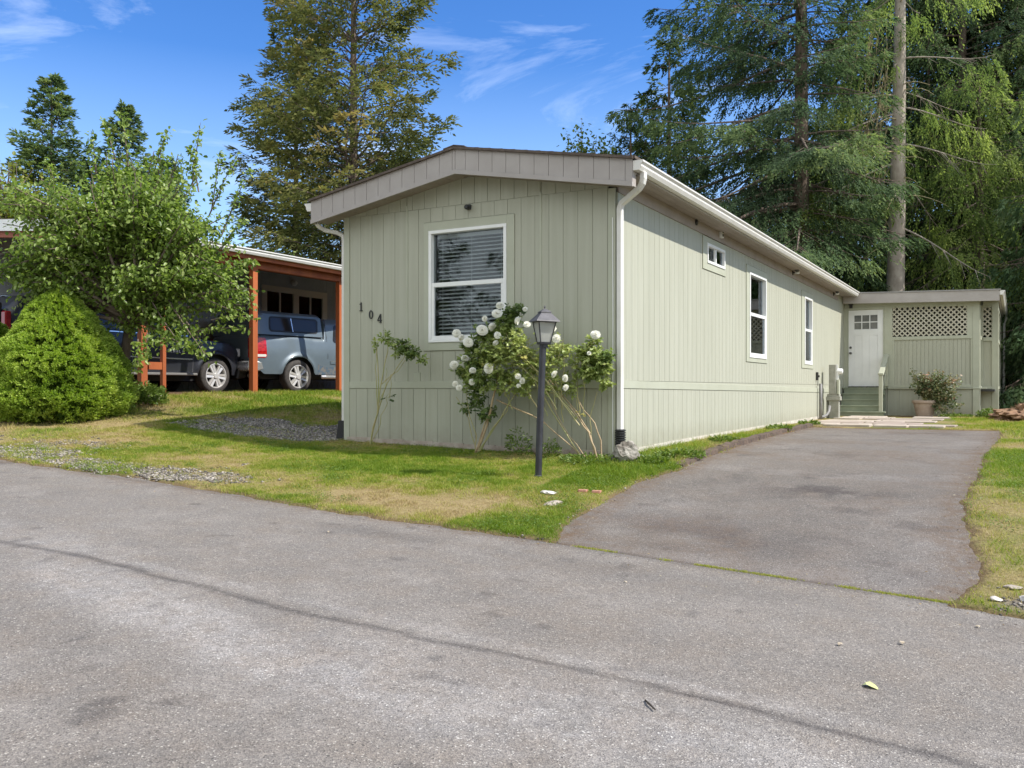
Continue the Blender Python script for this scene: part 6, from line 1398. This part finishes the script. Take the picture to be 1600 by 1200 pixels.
# ------------------------------------------------------------ roses
CANE = M('rose cane', (.30,.32,.12), .5, (.44,.36,.18), 8, 4)
CANEB = M('brown woody rose cane', (.34,.24,.14), .8, (.46,.36,.22), 10, 4, bump=.4)
ROSL = leafmat('rose leaves', [(0, (.06,.10,.032)), (.35, (.19,.26,.07)), (.65, (.38,.44,.14)), (.9, (.42,.46,.17)), (1, (.52,.48,.16))], .3, .38)
PETAL = leafmat('white rose petal', [(0, (.86,.85,.79)), (1, (.86,.85,.79))], .35, .6)
def bloom_mesh(seed):
    g = random.Random(seed); mb = MB()
    for ring, (n, r, tilt, sz) in enumerate([(6, .020, -.35, .040), (6, .020, .05, .040), (6, .016, .42, .037), (6, .012, .80, .032), (5, .007, 1.1, .027)]):
        for k in range(n):
            a = 2*math.pi*k/n+ring*.5+g.uniform(-.2, .2); ca_, sa = math.cos(a), math.sin(a); w_ = sz*.95; tl = tilt+g.uniform(-.15, .15)
            vs = []
            for (p, q, c) in [(0,-.45,0), (0,.45,0), (.55,-.95,.10), (.55,.95,.10), (1,-.6,.05), (1,.6,.05), (.55,0,-.02), (1.08,0,.0)]:
                rr = r*.4+p*sz*math.cos(tl); h = p*sz*math.sin(tl)+ring*.004+c*sz; o = q*w_
                vs.append((rr*ca_-o*sa, rr*sa+o*ca_, h))
            mb.add(vs, [(0,1,6), (0,6,2), (1,3,6), (2,6,7,4), (6,3,5,7)])
    me = bpy.data.meshes.new('bloom'); me.from_pydata(mb.v, [], mb.f); me.materials.append(PETAL); return me
BLM = [bloom_mesh(i) for i in range(3)]
FX = lambda px, py, Y: front_px(px, py, Y)
def front_px(px, py, Y):       # point of the vertical plane at depth Y, used to read cane positions off the sketch
    r = (px-800)/1405; dy = Y+10.26; dx = (r*.872*dy-.489*dy)/(.872+.489*r); cz = -.489*dx+.872*dy
    return np.array([dx+4.29, Y, 1.5+(607-py)/1405*cz])
def rosebush(name, label, canes, leaf_c, n_per, blooms, seed, ll=.062, cat='rose bush'):
    g = np.random.default_rng(seed); base = front_px(*canes[0][0][0], canes[0][1]); r = empty(name, base, label, cat)
    def tb(cs, mat, nm):
        P = []; Rr = []
        for pts, Y, rad, wood in cs:
            Yv = np.linspace(Y, Y+g.uniform(-.12, .05), len(pts)) if np.isscalar(Y) else Y
            q = np.array([front_px(a, b, yy) for (a, b), yy in zip(pts, Yv)]); t = np.linspace(0, len(q)-1, 9); p = np.stack([np.interp(t, range(len(q)), q[:, j]) for j in range(3)], 1)
            p[1:-1] += g.normal(0, .008, (7, 3)); P.append(p); Rr.append(1.25*rad*np.linspace(1, .5, 9))
        V, F = tubes(np.array(P), np.array(Rr), 6); link(nm, arrmesh(nm, V, F, mat, smooth=True), r)
    gr_ = [c for c in canes if not c[3]]; br_ = [c for c in canes if c[3]]
    if gr_: tb(gr_, CANE, 'cane')
    if br_: tb(br_, CANEB, 'woody_cane')
    o = []; d = []; T_ = []; SP = []
    for (px, py, Y, rx_, rz_, w_, tb_) in leaf_c:
        c = front_px(px, py, Y); n_ = int(n_per*w_)
        for _ in range(n_):                                # each leaf is a spray of five leaflets
            v = g.normal(size=3); v = v/np.linalg.norm(v)*g.random()**.4; p = c+v*np.array([rx_, rx_*.8, rz_]); ax_ = norm(g.normal(size=3)+np.array([0,-.35,-.15])+v*.6); sd_ = norm(np.cross(ax_, np.array([0,0,1.])+g.normal(0, .3, 3)))
            tt = tb_+g.normal(0, .13)
            for q, s in ((.25, 1), (.25, -1), (.6, 1), (.6, -1), (.75, 0)):
                o.append(p+ax_*q*ll*1.5); d.append(ax_*(.5 if s else 1)+sd_*s*.9); T_.append(tt)
            SP.append(np.linspace(p-ax_*ll*.6, p+ax_*ll*1.2, 9))
    o = np.array(o); d = np.array(d)+g.normal(0, .15, (len(o), 3)); n_ = len(o)
    V, F = leaves(o, d, np.array([.1,-.35,1.])+g.normal(0, .45, (n_, 3)), ll*g.uniform(.6, 1.1, n_), ll*.62, 'fold'); V2, F2 = tubes(np.array(SP)[:, ::4], np.full((len(SP), 3), .0018), 3); link('foliage', arrmesh('foliage', np.concatenate([V, V2]), np.concatenate([F, F2+len(V)]), ROSL, np.concatenate([np.repeat(np.clip(T_, 0, 1), 2), np.full(len(F2), .5)])), r)
    for k, (px, py, Y, s) in enumerate(blooms):
        o = link('bloom', BLM[k % 3], r, False); o.location = Vector(front_px(px, py, Y-.10))-r.location; s *= g.uniform(.60, .95); o.scale = (s*g.uniform(.9, 1.15), s, s*g.uniform(.75, 1.1)); o.rotation_euler = (R(55)+g.normal(0, .35), g.normal(0, .4), g.uniform(-.8, .8))
    return r
rosebush('rose_bush', 'sparse leggy rose with red tinged leaves under the house number', [
    ([(578,697),(584,670),(590,640),(592,600),(588,555),(590,535)], -.28, .009, 0), ([(578,697),(586,660),(592,625),(596,590),(601,560),(606,532)], -.26, .008, 0), ([(578,697),(588,650),(598,610),(612,585),(628,565),(637,545)], -.27, .007, 0),
    ([(579,695),(592,665),(603,635),(607,615)], -.25, .005, 0), ([(590,640),(588,600),(586,570),(589,545)], -.27, .005, 0), ([(596,600),(612,588),(628,572),(642,552)], -.3, .005, 0), ([(607,622),(611,600),(610,585)], -.25, .004, 0), ([(592,630),(604,600),(603,575)], -.26, .004, 0)],
    [(603,528,-.30,.08,.06,.55,.42), (612,535,-.3,.05,.06,.3,.4), (631,540,-.33,.10,.06,1.2,.30), (643,552,-.34,.10,.05,1.0,.28), (658,563,-.3,.05,.02,.3,.45), (586,540,-.27,.04,.04,.18,.55), (606,620,-.25,.03,.05,.10,.02), (622,548,-.3,.06,.05,.4,.5)], 38, [], 101, .050)
rosebush('rose_bush', 'tall bushy rose with many white blooms in front of the white framed window', [
    ([(742,712),(752,690),(762,660),(770,630),(776,600),(778,580)], -.33, .016, 1), ([(740,713),(748,690),(757,665),(766,640),(772,610)], -.36, .010, 1), ([(742,712),(760,685),(780,655),(800,625),(812,600)], -.34, .008, 0), ([(742,712),(736,670),(725,640),(712,620)], -.30, .006, 0),
    ([(742,712),(745,680),(735,650),(727,615),(730,590)], -.32, .006, 0), ([(746,705),(775,665),(792,640),(798,600),(790,540)], -.38, .006, 0), ([(776,625),(800,636),(825,646),(835,650),(855,665),(885,690),(905,710),(915,722)], np.linspace(-.34,-.30,8), .010, 1),
    ([(915,722),(890,690),(868,650),(850,620),(838,585),(800,560),(782,540)], np.linspace(-.30,-.5,7), .008, 0), ([(850,600),(830,575),(805,545),(790,520)], -.45, .006, 0), ([(842,640),(815,600),(795,560),(780,530)], -.42, .006, 0), ([(868,640),(862,590),(868,550),(872,530)], -.4, .006, 0), ([(880,660),(876,610),(882,570),(880,540)], -.38, .005, 0),
    ([(800,640),(790,615),(785,600)], -.4, .006, 0), ([(905,665),(880,630),(850,590),(820,560),(795,545)], -.44, .007, 0), ([(898,650),(860,605),(832,560),(805,530)], -.46, .006, 0), ([(870,640),(845,600),(815,575),(780,560)], -.48, .006, 0), ([(850,610),(848,570),(852,540)], -.42, .005, 0), ([(835,600),(822,560),(828,525)], -.44, .005, 0), ([(880,640),(868,600),(872,560),(880,530)], -.4, .005, 0), ([(855,650),(842,620),(835,590)], -.4, .005, 0), ([(735,715),(728,708),(722,700)], -.3, .005, 1)],
    [(745,560,-.42,.22,.12,2.0,.40), (770,545,-.45,.22,.18,2.0,.55), (800,540,-.45,.24,.22,2.1,.68), (815,560,-.42,.22,.24,1.7,.7), (760,520,-.42,.16,.10,1.4,.35), (790,515,-.42,.18,.10,1.6,.45), (805,485,-.40,.14,.05,.9,.12), (795,500,-.40,.14,.08,1.2,.28),
     (735,540,-.40,.10,.08,.8,.30), (720,580,-.38,.09,.08,.5,.35), (735,600,-.38,.10,.10,.5,.45), (800,600,-.42,.25,.12,.7,.62), (765,600,-.4,.16,.1,.6,.5), (745,620,-.33,.10,.10,.6,.2), (760,645,-.33,.13,.08,.8,.12), (730,635,-.33,.07,.04,.25,.12), (840,570,-.38,.16,.18,.8,.68), (862,545,-.36,.17,.14,.7,.7), (885,550,-.36,.16,.12,.5,.68), (862,605,-.38,.15,.12,.4,.7), (780,590,-.4,.14,.10,1.0,.45), (850,520,-.35,.1,.06,.5,.5), (735,580,-.42,.12,.12,.7,.55), (775,560,-.5,.25,.2,1.4,.7), (820,600,-.42,.2,.14,.8,.65), (750,590,-.42,.16,.12,.9,.35), (870,570,-.4,.2,.2,.8,.65)],
    62, [(781,478,-.50,1.2), (776,490,-.52,1.4), (757,498,-.48,1.0), (809,501,-.50,1.35), (823,507,-.50,1.3), (753,516,-.52,1.4), (713,521,-.46,1.3), (721,528,-.50,1.5), (731,535,-.50,1.3), (769,511,-.48,1.3), (777,524,-.55,1.35), (709,570,-.46,1.45), (726,560,-.46,1.1), (738,579,-.55,1.45), (763,576,-.58,1.5), (737,597,-.45,1.0), (711,600,-.42,1.15), (717,606,-.42,1.1), (862,515,-.44,1.2), (869,529,-.46,1.5), (809,588,-.48,.9), (816,595,-.48,.9), (810,603,-.48,.9), (866,585,-.5,1.1), (883,591,-.48,1.0), (884,606,-.5,1.4), (774,536,-.5,.9), (820,483,-.42,.7)], 102, .050)
rosebush('rose_bush', 'arching rose canes with one white bloom on top, at the corner left of the downspout', [
    ([(933,722),(925,690),(915,665),(900,645),(880,620),(862,600),(850,575)], -.28, .010, 1), ([(935,722),(928,700),(918,675),(905,655),(890,635)], -.30, .011, 1), ([(940,722),(938,690),(928,660),(912,640),(902,620)], -.26, .008, 1), ([(925,690),(922,660),(928,630),(933,612)], -.27, .005, 0),
    ([(905,655),(902,610),(900,580),(902,555)], -.28, .005, 0), ([(912,650),(912,610),(908,560),(925,535),(930,520)], -.28, .004, 0), ([(895,640),(870,615),(850,612),(838,600)], -.34, .006, 0), ([(918,720),(905,700),(890,680),(872,655),(858,625),(856,590)], -.32, .006, 1), ([(902,640),(898,590),(905,555)], -.3, .004, 0)],
    [(925,555,-.30,.14,.08,1.5,.55), (940,570,-.30,.12,.08,1.2,.5), (925,583,-.30,.13,.07,1.1,.55), (950,558,-.30,.06,.05,.4,.25), (910,550,-.30,.07,.08,.6,.62), (926,532,-.30,.05,.03,.3,.5), (945,598,-.30,.07,.04,.4,.6), (898,605,-.32,.05,.10,.22,.6), (905,645,-.30,.03,.03,.06,1.0), (880,600,-.33,.1,.08,.3,.6), (906,578,-.30,.06,.05,.4,.6)], 62, [(930,523,-.34,1.1), (920,552,-.34,.7)], 103, .052)
# potted rose by the porch
POT = M('beige plastic pot', (.34,.255,.20), .7, (.42,.33,.27), 5, 4)
pxx, pyy = 2.15, 16.05; pzz = .74
pot = empty('flower_pot', (pxx, pyy, pzz), 'large beige tapered flower pot on the slabs before the porch wall', 'flower pot')
mb = MB(); mb.lathe([(.01, .0), (.19, .0), (.205, .02), (.275, .34), (.30, .37), (.315, .385), (.315, .44), (.29, .445), (.285, .41), (.27, .38), (.01, .37)], (pxx, pyy, pzz), 32); mb.build('pot_body', POT, pot, smooth=False)
mb = MB(); mb.lathe([(.0, .375), (.27, .375), (.27, .385), (.0, .40)], (pxx, pyy, pzz), 24); mb.build('potting_soil', M('potting soil', (.05,.035,.025), .95, bump=.6), pot)
g = np.random.default_rng(105)
def stembush(name, label, x, y, z, tips, mat, ll, npl, blooms=()):
    r = empty(name, (x, y, z), label, 'rose bush'); P = []; o = []; d = []; T_ = []
    for (a, b, c) in tips:
        e = np.array([a, b, c]); u = np.linspace(0, 1, 9)[:, None]; p = u*e*np.array([1,1,1])+np.sin(u*np.pi)*np.array([0,0,.08]); P.append(p)
        n_ = npl; f = g.uniform(.35, 1, n_)*8; i = np.minimum(f.astype(int), 7); w_ = (f-i)[:, None]; q = p[i]*(1-w_)+p[i+1]*w_+g.normal(0, .05, (n_, 3)); o.append(q); d.append(g.normal(0, 1, (n_, 3))+np.array([0,0,.1])); T_.append(g.normal(.4, .2)+.25*(f/8-.6)+g.normal(0, .12, n_))
    V, F = tubes(np.array(P), np.array([np.linspace(.008, .003, 9)]*len(P)), 5); link('cane', arrmesh('cane', V, F, CANE), r, False)
    o = np.concatenate(o); d = np.concatenate(d); V, F = leaves(o, d, np.array([0,-.3,1.])+g.normal(0, .5, (len(o), 3)), ll*g.uniform(.6, 1.2, len(o)), ll*.6, 'fold'); link('foliage', arrmesh('foliage', V, F, mat, np.repeat(np.clip(np.concatenate(T_), 0, 1), 2)), r, False)
ROSR = leafmat('bronze rose leaves', [(0, (.06,.09,.04)), (.4, (.15,.19,.08)), (.7, (.27,.25,.14)), (1, (.42,.24,.17))], .25, .4)
tips = [(g.uniform(-.34, .55), g.uniform(-.3, .12), g.uniform(.35, .92)) for _ in range(30)]+[(.3+g.uniform(0, .65), g.uniform(-.3, .0), g.uniform(-.25, .75)) for _ in range(38)]
stembush('rose_bush', 'bronze leaved rose growing in the beige pot and spilling to the right', pxx, pyy, pzz+.36, tips, ROSR, .085, 34)
# trees across the road, behind the viewer: they fill the window reflections
for i, (x, y, s) in enumerate([(-13,-24,1.0), (-8.5,-26,.9), (-4,-24,1.1), (1,-27,1.0), (6,-25,.95), (-18,-22,.9), (11,-26,1.0)]):
    place_tree('conifer', bk[i % 2], x, y, -.3, ['dark conifer across the road behind the viewer, %s' % n for n in ('left of centre', 'centre left', 'centre', 'centre right', 'right', 'far left', 'far right')][i], 'conifers across the road', s*.8, i)
for i, (x, y, s) in enumerate([(24,6,.5), (26,14,.55), (23,22,.6), (27,-4,.5)]):
    place_tree('conifer', bk[i % 2], x, y, .3, 'dark conifer far beyond the right verge, %s from the road' % ['second', 'third', 'farthest', 'nearest'][i], 'conifers beyond the drive', s, i)
SC.cycles.max_bounces = 8; SC.cycles.transparent_max_bounces = 16
